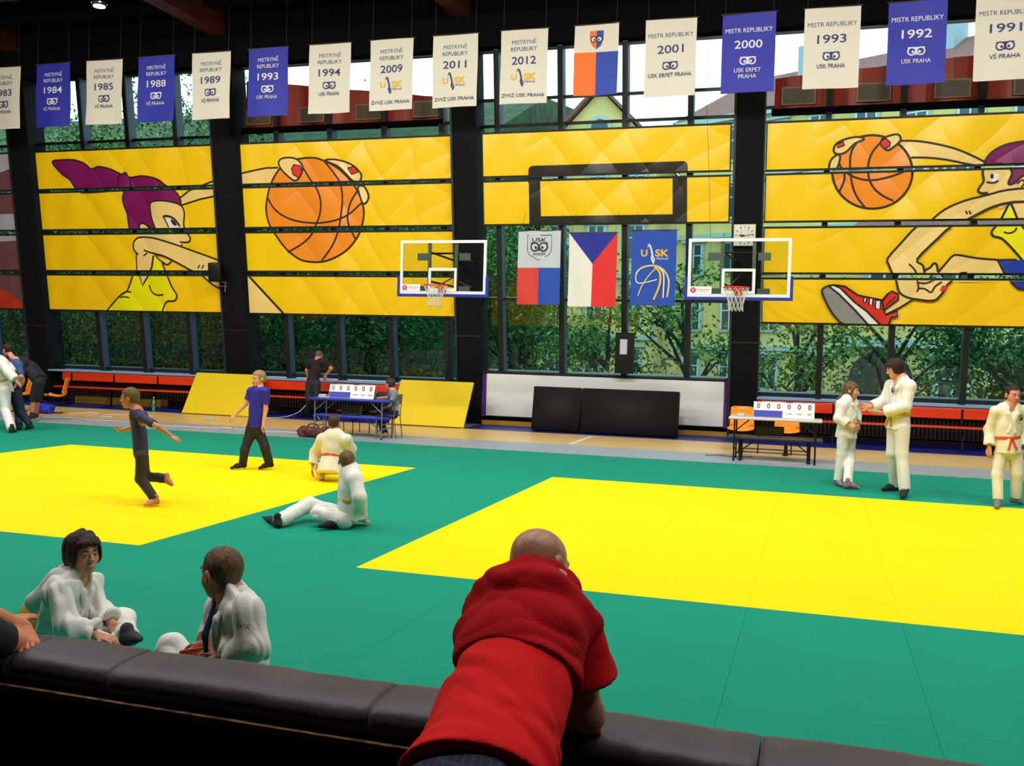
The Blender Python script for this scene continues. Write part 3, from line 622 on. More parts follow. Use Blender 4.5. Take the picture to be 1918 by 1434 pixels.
def f_club(A, w, h, warp):
    gridfill(A, lambda P: halfclip(halfclip(P, 1, 0, 0), 0, 1, -.0), w, h, coral, .002); gridfill(A, lambda P: halfclip(halfclip(P, -1, 0, 0), 0, 1, -.0), w, h, cobalt, .002)
    cy = h*.27; sh = [(-.27, cy+.27), (.27, cy+.27), (.27, cy-.05), (.22, cy-.15), (.0, cy-.27), (-.22, cy-.15), (-.27, cy-.05)]
    A.line(sh, .014, inkd, closed=True); A.text('USK', 0, cy+.17, .08, inkd, .32, bold=.015); owl(A, 0, cy+.02, .38, inkd, palew); A.text('PRAHA', 0, cy-.13, .06, inkd, .28, mirror=True)
def f_cz(A, w, h, warp):
    apex = (0, h/2-h*.42)
    gridfill(A, lambda P: halfclip(P, -1, 0, 0), w, h, flred, .002)
    ax, ay = apex; W2, H2 = w/2, h/2
    def tri(P):
        P = halfclip(P, *( (H2-ay), -W2, (H2-ay)*ax-W2*ay)); return halfclip(P, -(H2-ay), -W2, -(H2-ay)*ax-W2*ay) if P else []
    gridfill(A, tri, w, h, flblue, .004)
def f_blue(A, w, h, warp):
    usk(A, .02, h*.20, .62, gold, whc)
    g2 = mat('pale_gold_line', (214, 206, 150), rough=.7)
    for P, ww, m in (([(-.36, -.12), (-.25, 0), (-.05, .05), (.12, .02), (.26, -.10), (.33, -.30), (.30, -.60)], .035, g2), ([(-.34, -.10), (-.36, -.22), (-.28, -.32), (.08, -.24)], .022, whc), ([(-.30, -.58), (-.22, -.36), (-.06, -.12), (.10, .02)], .022, g2), ([(.02, .02), (.14, -.10), (.14, -.35), (.02, -.66)], .045, gold), ([(.12, .0), (.22, -.14), (.22, -.62)], .028, whc)): A.line(P, ww, m, 4)
flag('club_flag', 'left flag in the central window, a shield on white above red and blue', -5.80, 4.27, .95, 1.58, palew, f_club, .4)
flag('national_flag', 'middle flag in the central window, a blue wedge over white and red', -4.62, 4.22, 1.04, 1.56, flwhite, f_cz, 2.1)
flag('team_flag', 'right flag in the central window, blue with yellow letters', -3.32, 4.26, .93, 1.56, cobalt, f_blue, 3.3)
# ------------------------------------------------------------------ red ventilation ducts with grilles
redd = mat('red_painted_duct', (168, 46, 18), rough=.45, spec=.4, var=.25, vscale=.8); gril = mat('grey_brown_grille', (104, 92, 76), rough=.6); grf = mat('beige_grille_frame', (150, 130, 104), rough=.6)
def duct(x0, x1, zb, zl, zr, gx, lb):
    r = thing('ventilation_duct', lb, 'duct', ((x0+x1)/2, 20.8, zb), 'red ducts below the roof'); mb = MB()
    n = 22; vs = []; fs = []
    for i in range(n+1): # softly bulged panels between seams
        t = i/n; x = x0+(x1-x0)*t; b = 20.80-.05*abs(math.sin(t*math.pi*5.5)); z = zl+(zr-zl)*t
        vs += [(x, b, zb), (x, b, z), (x, 20.98, z), (x, 20.98, zb)]
    for i in range(n):
        for j in range(4): fs.append((i*4+j, i*4+(j+1) % 4, (i+1)*4+(j+1) % 4, (i+1)*4+j))
    fs += [(3, 2, 1, 0), (n*4, n*4+1, n*4+2, n*4+3)]
    mb.add(vs, fs, redd); fixn(kid(mb, 'duct_body', r))
    mb = MB(); mb.bx((x0-.05, 20.70, zb-.1), (x1+.05, 20.96, zb-.005), dark); kid(mb, 'support_rail', r)
    for a, b in gx:
        mb = MB(); mb.bx((a, 20.70, zb+.06), (b, 20.79, zb+.42), grf); q = 0
        g = kid(mb, 'grille', r); mb = MB()
        z = zb+.09
        while z < zb+.39: mb.box(((a+b)/2, 20.69, z), (b-a-.06, .012, .018), gril); z += .03
        mb.bx((a+.03, 20.694, zb+.09), (b-.03, 20.70, zb+.39), gril); o = mb.obj('louvre', None, loc=r.location); o.location = (0, 0, 0); o.parent = g
def gx4(pairs, z): return [(atY(a, z, 20.7).x, atY(b, z, 20.7).x) for a, b in pairs]
duct(-13.30, -8.25, 6.82, 7.95, 7.32, gx4([(461, 506), (560, 607), (666, 717), (773, 826)], 225), 'red duct with four grilles, left, behind the banners 1993 to 2011')
duct(-1.02, 4.2, 6.72, 7.34, 7.68, gx4([(1464, 1528), (1604, 1669), (1750, 1818), (1898, 1968)], 175), 'red duct with grilles, right, behind the banners 1993 to 1991')
# ------------------------------------------------------------------ benches along the windows
bred = mat('orange_red_bench_paint', (226, 58, 18), rough=.3, coat=.3); blk = mat('black_metal', (18, 17, 18), rough=.4, metal=.3)
def bench(x0, x1, lb):
    r = thing('bench', lb, 'bench', ((x0+x1)/2, 20.75, -.04), 'orange red benches under the windows')
    mb = MB(); mb.rbox(((x0+x1)/2, 20.98, .69), (x1-x0, .03, .21), .008, bred); kid(mb, 'backrest', r)
    mb = MB(); mb.rbox(((x0+x1)/2, 20.80, .43), (x1-x0, .30, .04), .01, bred); kid(mb, 'seat', r)
    n = max(2, int((x1-x0)/1.25)+1)
    for i in range(n):
        x = x0+.3+(x1-x0-.6)*i/(n-1); mb = MB()
        mb.bx((x-.02, 20.84, -.04), (x+.02, 20.88, .41), blk); mb.bx((x-.02, 20.67, .385), (x+.02, 20.98, .41), blk); mb.bx((x-.02, 20.955, .40), (x+.02, 20.965, .78), blk); mb.bx((x-.02, 20.5, -.04), (x+.02, 20.95, -.015), blk); mb.cyl((x, 20.62, -.03), (x, 20.84, .33), .012, blk, n=6)
        kid(mb, 'leg', r)
bench(-18.75, -14.2, 'long orange red bench at the left, ending behind the leaning yellow mat')
bench(-13.3, -8.5, 'orange red bench behind the blue table and the man in black')
bench(-1.15, 4.25, 'orange red bench at the right, behind the girl and the tall teenager')
# ------------------------------------------------------------------ leaning yellow mats, white pad, black crash mats
ym2 = mat('yellow_standing_mat', (238, 208, 0), rough=.55, bump=.2, bscale=200); backd = mat('dark_mat_backing', (50, 50, 40), rough=.8)
def lean(name, label, x0, x1, y0, z0, y1, z1, th, m, cat='mat', group=None, skew=0, back=None):
    mb = MB(); n = Vector((0, -(z1-z0), (y1-y0))).normalized()*th
    f = [Vector((x0, y0, z0)), Vector((x1, y0, z0)), Vector((x1+skew, y1, z1)), Vector((x0+skew, y1, z1))]
    c = sum(f, Vector())/4; L = math.hypot(y1-y0, z1-z0); ang = math.atan2(z1-z0, y1-y0); R = Matrix.Rotation(ang, 3, 'X')
    if abs(skew) < 1e-6: mb.rbox(c-n*.5, (x1-x0, L, th), .008, m, R); 
    else:
        vs = f+[q-n for q in f]; mb.add(vs, [(0, 1, 2, 3), (7, 6, 5, 4), (0, 4, 5, 1), (1, 5, 6, 2), (2, 6, 7, 3), (3, 7, 4, 0)], m)
    o = mb.obj(name, None, loc=(c.x, c.y, z0)); fixn(o); o['label'] = label; o['category'] = cat
    if group: o['group'] = group
    return o
lean('leaning_judo_mat', 'yellow mat leaning against the bench left of the boy in blue', -14.42, -12.55, 20.05, -.038, 20.80, .90, -.04, ym2, group='yellow mats leaning on the benches', skew=-.12)
lean('leaning_judo_mat', 'yellow mat leaning on the wall beside the seated boy in grey', -9.06, -7.30, 20.12, -.038, 20.80, .92, -.04, ym2, group='yellow mats leaning on the benches', skew=-.03)
whv = mat('white_padding_sheet', (238, 242, 238), rough=.55, bump=1.6, bscale=3.0, spec=.4)
r = thing('wall_padding', 'long white padded sheet covering the low wall in the central bay', 'padding', (-4.55, 21.4, .1))
mb = MB(); mb.rbox((-4.55, 21.42, .66), (5.36, .12, .98), .02, whv); kid(mb, 'white_sheet', r)
mb = MB(); mb.bx((-7.34, 21.38, .15), (-7.235, 21.5, 1.17), mat('purple_edge_fabric', (74, 24, 110), rough=.7)); kid(mb, 'side_strip', r)
mb = MB(); mb.bx((-1.865, 21.38, .15), (-1.80, 21.5, 1.17), mat('purple_edge_fabric', (74, 24, 110), rough=.7)); kid(mb, 'side_strip', r)
mb = MB(); mb.bx((-7.3, 21.33, 1.16), (-1.85, 21.62, 1.20), steel); kid(mb, 'top_rail', r)
bv = mat('black_crash_mat_vinyl', (34, 31, 33), rough=.75, spec=.25, bump=.3, bscale=6)
for a, b, l in ((-5.86, -4.81, 'short black crash mat standing before the white padding'), (-4.77, -2.72, 'long black crash mat standing before the white padding')):
    lean('crash_mat', l, a, b, 20.60, -.038, 20.76, .89, -.2, bv, group='black crash mats')
# ------------------------------------------------------------------ folding tables with benches, scoreboards
steelg = mat('grey_tube_steel', (150, 152, 158), rough=.35, metal=.7); btop = mat('blue_table_top', (24, 40, 168), rough=.4, coat=.2); wtop = mat('cream_table_top', (216, 208, 196), rough=.45); brn = mat('dark_brown_bench_plastic', (56, 46, 46), rough=.5)
FZ = -.04
def ftable(label, x0, x1, y0, y1, zt, top, tube):
    r = thing('folding_table', label, 'table', ((x0+x1)/2, (y0+y1)/2, FZ))
    mb = MB(); mb.rbox(((x0+x1)/2, (y0+y1)/2, zt-.022), (x1-x0, y1-y0, .044), .018, top, seg=3); kid(mb, 'tabletop', r)
    ix = .10
    for x, s in ((x0+ix, 1), (x1-ix, -1)):
        for y in (y0+.06, y1-.06):
            mb = MB(); mb.cyl((x, y, FZ), (x, y, zt-.04), .014, tube, n=8); mb.cyl((x, y, FZ), (x, y, FZ+.03), .019, blk, n=8); kid(mb, 'leg', r)
            mb = MB(); mb.cyl((x, y, zt-.25), (x+s*.24, y, zt-.045), .009, tube, n=6); kid(mb, 'brace', r)
        mb = MB(); mb.cyl((x, y0+.06, .16), (x, y1-.06, .16), .012, tube, n=6); mb.cyl((x, y0+.06, .24), (x, y1-.06, .24), .009, tube, n=6); kid(mb, 'crossbar', r)
    return r
ftable('blue topped folding table carrying a white scoreboard, beside the boy in grey', -9.22, -7.62, 16.72, 17.3, .70, btop, steelg)
ftable('cream topped folding table carrying a white scoreboard, before the orange chairs', -1.38, .12, 16.72, 17.3, .70, wtop, blk)
def fbench(label, x0, x1, y0, y1, zt, top, tube, tfoot):
    r = thing('folding_bench', label, 'bench', ((x0+x1)/2, (y0+y1)/2, FZ))
    mb = MB(); mb.rbox(((x0+x1)/2, (y0+y1)/2, zt-.03), (x1-x0, y1-y0, .06), .026, top, seg=3); kid(mb, 'seat', r)
    for x, s in ((x0+.22, 1), (x1-.22, -1)):
        mb = MB()
        if tfoot:
            ym = (y0+y1)/2; mb.bx((x-.03, ym-.02, FZ+.03), (x+.03, ym+.02, zt-.06), tube); mb.rbox((x, ym, FZ+.025), (.06, .30, .05), .015, tube)
        else:
            for y in (y0+.04, y1-.04): mb.cyl((x, y, FZ), (x, y, zt-.05), .011, tube, n=8)
            mb.cyl((x, y0+.04, .1), (x, y1-.04, .1), .009, tube, n=6)
        kid(mb, 'leg', r)
        mb = MB(); ym = (y0+y1)/2; mb.cyl((x, ym, .12), (x+s*.26, ym, zt-.06), .011, tube, n=6); kid(mb, 'brace', r)
    if tfoot:
        mb = MB(); ym = (y0+y1)/2
        for z in (.10, .16): mb.cyl((x0+.22, ym, z), (x1-.22, ym, z), .009, tube, n=6)
        kid(mb, 'stretcher', r)
        for x in (x0+.5, x1-.5): mb = MB(); mb.cyl((x, (y0+y1)/2, .08), (x, (y0+y1)/2, zt-.06), .011, tube, n=6); kid(mb, 'strut', r)
fbench('blue topped bench tucked under the blue table', -9.20, -7.66, 16.84, 17.16, .38, btop, steelg, False)
fbench('dark brown bench tucked under the cream table', -1.40, .14, 16.84, 17.16, .38, brn, blk, True)
whs = mat('white_scoreboard_card', (236, 236, 236), rough=.5); ink0 = mat('black_digit_ink', (30, 30, 34), rough=.6); greyt = mat('grey_green_lettering', (80, 96, 96), rough=.6)
def scoreboard(label, cx, cy, zt, w, rz=0):
    r = thing('scoreboard', label, 'scoreboard', (cx, cy, zt), 'flip scoreboards on the tables', (0, 0, rz)); h = .27; a = math.radians(72)
    for s_, nm in ((1, 'front_panel'), (-1, 'rear_panel')):
        mb = MB(); mb.box((0, 0, 0), (w, h, .006), whs if s_ > 0 else greyp); o = None
        if s_ > 0:
            A = Art(step=.0012); A.fill([(-w/2+.005, -h/2+.004), (-w*.02, -h/2+.004), (-w*.02, -h/2+.12), (-w/2+.005, -h/2+.12)], btop)
            for k in range(6): A.text('0', -w*.42+w*.168*k, .062, .085, ink0, .052, bold=.012)
            for k, t in enumerate(('W-ARI', 'YUKO', 'TRESTY')): A.text(t, w*.085+w*.168*k, -.06, .024, greyt, .095, bold=.01)
            A.build(mb, z0=.003)
        o = mb.obj(nm, r, loc=(0, -s_*h/2*math.cos(a), h/2*math.sin(a)+.003), rot=(a if s_ > 0 else math.pi-a, 0, 0))
    for k in range(6):
        mb = MB(); x = -w*.42+w*.168*k
        for q in (-.03, .03): mb.tube([(x+q+.006*math.cos(t), .0, h*math.sin(a)+.004+.014*math.sin(t)) for t in [i*math.pi/4 for i in range(8)]], .0022, blk, n=5, closed=True)
        mb.box((x, .004, h*math.sin(a)+.004), (.11, .03, .008), [redp, whs, whs, blup, whs, whs][k]); mb.obj('flip_cards', r)
scoreboard('white flip scoreboard on the blue table, reading six zeros', -8.44, 17.0, .70, .93, math.radians(2))
scoreboard('white flip scoreboard on the cream table, reading six zeros', -.50, 17.0, .70, .98)
# displays on the benches
scr = mat('dark_display_panel', (16, 20, 18), rough=.25); frg = mat('grey_display_frame', (100, 102, 98), rough=.5)
def display(label, cx, cy, z, w, h, framed):
    r = thing('timer_display', label, 'display', (cx, cy, z), 'timer displays under the tables')
    mb = MB(); mb.rbox((cx, cy, z+h/2+.02), (w, .05, h), .006, frg if framed else blk); kid(mb, 'casing', r)
    mb = MB(); mb.bx((cx-w/2+.012, cy-.028, z+.032), (cx+w/2-.012, cy-.024, z+h+.008), scr); kid(mb, 'screen', r)
    for q in (-1, 1): mb = MB(); mb.bx((cx+q*w*.35-.01, cy-.06, z), (cx+q*w*.35+.01, cy+.06, z+.02), blk); kid(mb, 'foot', r)
display('dark framed timer display standing on the blue bench', -8.45, 17.0, .38, .40, .17, True)
display('black timer display standing on the brown bench', -.72, 17.0, .38, .47, .15, False)
pale = mat('pale_grey_plastic', (196, 200, 198), rough=.5)
for l, x, y, w in (('small pale grey box on the left end of the blue table', -9.07, 17.02, .15), ('small pale grey box on the left end of the cream table', -1.19, 16.95, .12)):
    r = thing('control_box', l, 'box', (x, y, .70), 'control boxes beside the scoreboards')
    mb = MB(); mb.rbox((x, y, .728), (w, .12, .055), .008, pale); kid(mb, 'casing', r)
    mb = MB()
    for k in range(3): mb.rbox((x-w*.3+w*.3*k, y-.02, .758), (.018, .018, .008), .002, frg)
    kid(mb, 'button_row', r)
mb = MB(); mb.rbox((0, 0, 0), (.26, .05, .02), .005, pale); o = mb.obj('white_ruler_box', None, loc=(-8.95, 16.82, .712), rot=(0, 0, -.15)); o['label'] = 'flat pale stick lying beside the scoreboard on the blue table'; o['category'] = 'stick'
mb = MB(); mb.rbox((0, -.31, 0), (.085, .012, .05), .004, pale); o = mb.obj('paper_tag', None, loc=(-8.27, 17.018, .675)); o['label'] = 'small white tag on the front edge of the blue table'; o['category'] = 'tag'
# ------------------------------------------------------------------ orange shell seats
osh = mat('orange_plastic_shell', (255, 146, 10), rough=.35, coat=.3)
def shellseat(label, cx, cy, rz, group):
    r = thing('shell_seat', label, 'seat', (cx, cy, .33), group, (0, 0, rz))
    prof = [(-.23, .035), (-.22, .055), (-.19, .06), (-.1, .03), (.05, .02), (.14, .045), (.18, .10), (.20, .20), (.235, .33), (.25, .42), (.265, .455)]
    mb = MB(); P = smooth_line(prof, False, 4); n = len(P); nx = 12; vs = []; fs = []
    for s_ in (0, 1):
        for i, (y, z) in enumerate(P):
            t = i/(n-1); w = .23*(1-.12*t**2)*(1-.35*max(0, t-.93)/.07)
            for k in range(nx+1):
                u = -1+2*k/nx; vs.append((u*w, y-(.035*u*u if z > .12 else 0)-s_*.012*(z > .08), z+(.035*u*u if z <= .12 else 0)-s_*.012))
    m_ = n*(nx+1)
    for s_ in (0, 1):
        for i in range(n-1):
            for k in range(nx):
                q = (i*(nx+1)+k, i*(nx+1)+k+1, (i+1)*(nx+1)+k+1, (i+1)*(nx+1)+k); q = tuple(a+s_*m_ for a in q); fs.append(q if s_ == 0 else q[::-1])
    for i in range(n-1):
        for k in (0, nx): a = i*(nx+1)+k; b = a+nx+1; fs.append((a, b, b+m_, a+m_))
    for k in range(nx):
        for i in (0, n-1): a = i*(nx+1)+k; fs.append((a, a+1, a+1+m_, a+m_))
    mb.add(vs, fs, osh, True); fixn(mb.obj('shell', r))
    mb = MB(); mb.bx((-.03, -.12, -.34), (.03, -.06, .012), blk); mb.bx((-.16, -.14, -.004), (.16, -.04, .012), blk); mb.rbox((0, -.09, -.355), (.10, .42, .03), .01, blk); mb.obj('pedestal', r)
shellseat('orange plastic seat behind the cream table, left one', -1.28, 18.35, 0, 'orange seats behind the cream table')
shellseat('orange plastic seat behind the cream table, right one', -.48, 18.35, 0, 'orange seats behind the cream table')
shellseat('orange plastic seat right of the bending person in dark shorts', -16.55, 18.35, -1.05, 'orange seats at the left edge')
shellseat('orange plastic seat left of the bending person in dark shorts', -17.55, 18.35, -.5, 'orange seats at the left edge')
# ------------------------------------------------------------------ chairs at the blue table
ch = mat('grey_chair_back', (110, 100, 92), rough=.5)
def tchair(label, cx, cy, rz, tube, seatm, group):
    r = thing('school_chair', label, 'chair', (cx, cy, FZ), group, (0, 0, rz))
    mb = MB(); mb.rbox((0, 0, .44), (.38, .38, .02), .008, seatm); mb.obj('seat', r)
    mb = MB(); mb.rbox((0, .20, .74), (.36, .014, .20), .006, seatm, Matrix.Rotation(-.12, 3, 'X')); mb.obj('backrest', r)
    for sx in (-1, 1):
        mb = MB(); mb.tube([(sx*.17, -.18, .0), (sx*.17, -.17, .42), (sx*.17, .0, .428), (sx*.17, .16, .43)], .010, tube, n=6); mb.obj('leg', r)
        mb = MB(); mb.tube([(sx*.17, .22, .0), (sx*.17, .17, .42), (sx*.165, .19, .62), (sx*.16, .21, .83)], .010, tube, n=6); mb.obj('leg', r)
    return r
tchair('metal chair the boy in the grey shirt sits on', -7.80, 17.26, -1.5, steelg, ch, None)
tchair('black legged chair standing behind the blue table, left one', -8.95, 17.85, 0.1, blk, mat('black_seat_plastic', (20, 20, 24), rough=.5), 'dark chairs behind the blue table')
tchair('black legged chair standing behind the blue table, middle one', -8.25, 17.9, 0.0, blk, mat('black_seat_plastic', (20, 20, 24)), 'dark chairs behind the blue table')
# ------------------------------------------------------------------ backboards with hoops
wf = mat('white_backboard_paint', (226, 234, 236), rough=.4); aclr = glass('clear_acrylic', (.93, .96, .96)); bpad = mat('blue_edge_padding', (26, 38, 150), rough=.5); hoopm = mat('red_orange_hoop', (232, 60, 26), rough=.35); netm = mat('white_net_cord', (226, 224, 214), rough=.8); arm_m = mat('grey_green_arm_steel', (108, 122, 112), rough=.5, metal=.3)
pink = mat('pink_ball_logo', (214, 20, 84), rough=.5); greys = mat('grey_script_ink', (96, 96, 104), rough=.6)
def backboard(label, cx, cy, zb, colx, coly):
    W2, H2 = .9, 1.05
    r = thing('basketball_backboard', label, 'backboard', (cx, cy, zb), 'backboards on the columns')
    L = lambda x, y, z: (cx+x, cy+y, zb+z)
    mb = MB(); mb.bx(L(-W2+.02, -.008, .02), L(W2-.02, .008, H2-.02), aclr); kid(mb, 'clear_panel', r)
    mb = MB(); e = .055
    for a, b in ((L(-W2, -.014, 0), L(W2, .014, e)), (L(-W2, -.014, H2-e), L(W2, .014, H2)), (L(-W2, -.014, e), L(-W2+e, .014, H2-e)), (L(W2-e, -.014, e), L(W2, .014, H2-e))): mb.bx(a, b, wf)
    kid(mb, 'border_frame', r)
    mb = MB(); w = .295; h0, h1, t = .06, .51, .05
    for a, b in ((L(-w, -.013, h0), L(w, -.009, h0+t)), (L(-w, -.013, h1-t), L(w, -.009, h1)), (L(-w, -.013, h0+t), L(-w+t, -.009, h1-t)), (L(w-t, -.013, h0+t), L(w, -.009, h1-t))): mb.bx(a, b, wf)
    kid(mb, 'target_square', r)
    mb = MB(); mb.bx(L(-W2-.05, -.03, -.055), L(W2+.05, .03, .0), bpad)
    for s_ in (-1, 1): mb.bx(L(s_*W2, -.03, -.0), L(s_*(W2+.05), .03, .33), bpad); mb.prism([(cy-.03, zb+.33), (cy+.03, zb+.33), (cy+.03, zb+.38)], 0, cx+s_*W2, cx+s_*(W2+.045), bpad)
    kid(mb, 'edge_padding', r)
    mb = MB(); mb.box((0, 0, 0), (.39, .135, .003), whs); A = Art(step=.001)
    A.fill([(-.135+.052*math.cos(t*.314), .0+.052*math.sin(t*.314)) for t in range(20)], pink); A.line([(-.15, .03), (-.14, -.03), (-.115, .035)], .008, whs, 3)
    A.line([(-.06+.012*i, .012+.012*math.sin(i*2.3)) for i in range(20)], .007, greys); A.line([(-.03+.01*i, -.022+.005*math.sin(i*2.9)) for i in range(17)], .005, pink)
    A.build(mb, z0=.0018); o = mb.obj('sticker', r, loc=(-.66, -.017, .12), rot=(math.pi/2, 0, 0))
    # hoop
    hy, hz, R = cy-.15-.225, zb+.15, .225
    mb = MB(); mb.tube([(cx+R*math.cos(i*math.pi/16), hy+R*math.sin(i*math.pi/16), hz) for i in range(32)], .010, hoopm, n=8, closed=True)
    mb.bx((cx-.07, cy-.17, hz-.012), (cx+.07, cy-.012, hz+.0), hoopm); mb.bx((cx-.08, cy-.03, hz-.12), (cx+.08, cy-.012, hz+.02), hoopm)
    mb.add([(cx-.06, cy-.16, hz-.01), (cx+.06, cy-.16, hz-.01), (cx+.05, cy-.03, hz-.12), (cx-.05, cy-.03, hz-.12)], [(0, 1, 2, 3)], hoopm)
    hp = kid(mb, 'hoop', r); mb = MB()
    prof = [(0, .222), (.10, .185), (.2, .15), (.3, .125), (.38, .125), (.42, .135)]
    def rad(t):
        for (a, ra), (b, rb) in zip(prof[:-1], prof[1:]):
            if a <= t <= b: return ra+(rb-ra)*(t-a)/(b-a)
        return prof[-1][1]
    for s_ in (-1, 1):
        for k in range(12):
            pts = []
            for i in range(13):
                t = .42*i/12; a = 2*math.pi*k/12+s_*2*math.pi/12*(t/.105)*.5; pts.append((cx+rad(t)*math.cos(a), hy+rad(t)*math.sin(a), hz-t))
            mb.tube(pts, .0045, netm, n=4)
    o = mb.obj('net', None, loc=r.location); o.location = (0, 0, 0); o.parent = hp
    # mount
    mb = MB()
    for x in (-.30, .26): mb.bx(L(x-.03, .02, .02), L(x+.03, .07, H2-.05), arm_m)
    kid(mb, 'upright_bar', r)
    for z in (.08, .72):
        for s_ in (-1, 1): mb = MB(); mb.bx(L(s_*.33, .02, z-.06), L(s_*.55, .06, z+.08), arm_m); kid(mb, 'mounting_plate', r)
    for z in (.25, .82):
        for x in (-.28, .28):
            mb = MB(); a = Vector(L(x, .07, z)); b = Vector((colx+(x*.5), coly+.1, zb+z+.05)); mb.cyl(a, b, .022, blk, n=8); kid(mb, 'arm', r)
    mb = MB(); mb.cyl(L(-.28, .09, .08), (colx, coly+.1, zb+.75), .015, blk, n=6); kid(mb, 'diagonal_brace', r)
    mb = MB(); mb.cyl(L(-.3, .06, .80), L(.28, .06, .80), .02, blk, n=6); kid(mb, 'crossbar', r)
backboard('glass backboard with hoop at the left, before the column beside the basketball mural', -7.07, 18.05, 2.76, -7.65, 21.0)
backboard('glass backboard with hoop at the right, before the clock column', -1.40, 18.05, 2.76, -1.49, 21.0)
# ------------------------------------------------------------------ clock, speaker, notice, cord
o = thing('wall_clock', 'square white clock on the column behind the right backboard', 'clock', (-1.52, 20.82, 4.19)); o.rotation_euler = (math.pi/2+TH*.9, 0, 0)
mb = MB(); mb.rbox((0, 0, 0), (.44, .44, .05), .008, mat('cream_clock_face', (226, 222, 206), rough=.5)); mb.obj('clock_face', o)
mb = MB(); A = Art(step=.001)
for k in range(12):
    a = k*math.pi/6; A.line([(.155*math.sin(a), .155*math.cos(a)), (.19*math.sin(a), .19*math.cos(a))], .012, ink0)
for q in (-.07, .07): A.line([(q, -.21), (q, .21)], .004, greys)
A.build(mb, z0=.026); mb.obj('dial_marks', o)
mb = MB(); A = Art(step=.001); A.line([(-.10, -.01), (0, -.02)], .016, ink0); A.line([(-.06, -.03), (.17, .02)], .010, ink0); A.line([(0, 0), (-.12, .0)], .016, ink0); A.build(mb, z0=.03); mb.obj('clock_hands', o)
o = thing('wall_speaker', 'black loudspeaker bracketed to the column left of the basketball mural', 'speaker', (-14.0, 20.75, 3.0))
mb = MB(); mb.rbox((-14.02, 20.72, 3.38), (.30, .26, .46), .02, blk, Matrix.Rotation(.3, 3, 'Z')@Matrix.Rotation(.15, 3, 'X')); kid(mb, 'cabinet', o)
mb = MB(); mb.cyl((-14.02, 20.8, 3.2), (-13.85, 21.15, 3.1), .02, steelg, n=8); mb.cyl((-13.95, 20.75, 3.05), (-13.88, 21.1, 3.05), .015, steelg, n=8); mb.cyl((-13.9, 20.95, 2.92), (-13.9, 20.95, 3.12), .015, steelg, n=8); kid(mb, 'bracket', o)
o = thing('notice_board', 'black notice panel with a white sheet on the central window mullion', 'notice', (-4.0, 21.1, 1.25))
mb = MB(); mb.bx((-4.21, 21.12, 1.25), (-3.80, 21.18, 2.14), blk); kid(mb, 'panel', o)
mb = MB(); mb.bx((-4.11, 21.112, 1.66), (-3.94, 21.12, 2.00), frg); kid(mb, 'sheet_frame', o)
mb = MB(); mb.bx((-4.10, 21.108, 1.67), (-3.95, 21.112, 1.99), mat('white_paper', (200, 204, 214), rough=.6)); A = Art(step=.001)
A.build(mb); kid(mb, 'paper', o)
mb = MB(); mb.tube([(-2.35, 20.2, 9.3), (-2.33, 20.3, 7), (-2.22, 20.4, 5), (-2.18, 20.6, 4.0), (-2.2, 20.9, 2.8)], .004, ink0, n=5); o = mb.obj('cord', None, loc=(-2.2, 20.9, 2.8)); o['label'] = 'thin dark cord hanging in front of the central yellow sheets'; o['category'] = 'cord'
# ------------------------------------------------------------------ small things on the floor
cab = mat('white_cable', (222, 220, 210), rough=.5)
def cable(label, pts, m=cab, r=.008, name='cable'):
    mb = MB(); P = smooth_line([(*p, -.028) if len(p) == 2 else p for p in pts], False, 5); mb.tube(P, r, m, n=6); o = mb.obj(name, None, loc=P[0]); o['label'] = label; o['category'] = 'cable'; return o
cable('long white cable snaking along the grey floor strip to the patterned bag', [(-15.9, 17.2), (-15.4, 17.5), (-14.6, 17.25), (-13.8, 17.3), (-12.8, 16.95), (-12.1, 17.0), (-11.43, 17.1)])
cable('white cable from the power strip to the patterned bag', [(-11.12, 17.1), (-10.5, 17.0), (-9.9, 17.1), (-9.5, 17.0)])
cable('white cable looping on the wooden floor left of the runner', [(-16.4, 18.5), (-15.9, 18.9), (-15.4, 18.6), (-14.9, 19.1), (-14.3, 18.8)])
cable('pale cable coiling up beside the bench behind the boy in blue', [(-12.3, 20.0), (-11.9, 20.3), (-11.5, 20.35, .1), (-11.25, 20.4, .33), (-11.1, 20.5, .3), (-11.15, 20.5, .1), (-10.9, 20.3)])
cable('thin dark cable to a plug near the cream table', [(-1.80, 17.3), (-1.55, 17.45), (-1.3, 17.3), (-1.0, 17.5)], blk, .006)
def pstrip(label, x, y, rz, n=4):
    r = thing('power_strip', label, 'power strip', (x, y, -.039), 'white power strips on the floor', (0, 0, rz))
    mb = MB(); mb.rbox((0, 0, .022), (.30, .055, .042), .01, pale); mb.obj('casing', r)
    for k in range(n): mb = MB(); mb.cyl((-.10+.065*k, 0, .042), (-.10+.065*k, 0, .046), .018, frg, n=10); mb.obj('socket', r)
pstrip('white power strip on the grey strip beside the boy in blue', -11.28, 17.1, -.1)
pstrip('white power strip at the left near the bending person', -16.1, 17.15, .1)
pstrip('white power strip on the wood left of the runner', -15.9, 18.75, .2)
pstrip('white power strip on the grey strip left of the runner', -14.9, 18.0, -.1)
pstrip('white power strip on the wood before the leaning mat', -12.9, 18.9, .15)
mb = MB(); mb.rbox((0, 0, .02), (.09, .05, .04), .01, blk); o = mb.obj('plug_adapter', None, loc=(-1.86, 17.3, -.039)); o['label'] = 'small black plug lying on the grey strip left of the cream table'; o['category'] = 'plug'
bt = thing('bottle', 'green plastic bottle standing before the left bench', 'bottle', (-15.46, 20.35, -.04)); gl = mat('green_bottle_plastic', (70, 150, 110), rough=.15, spec=.8)
mb = MB(); P = [(0, .038), (.02, .042), (.10, .040), (.14, .036), (.2, .042), (.25, .030), (.29, .014), (.32, .013)]
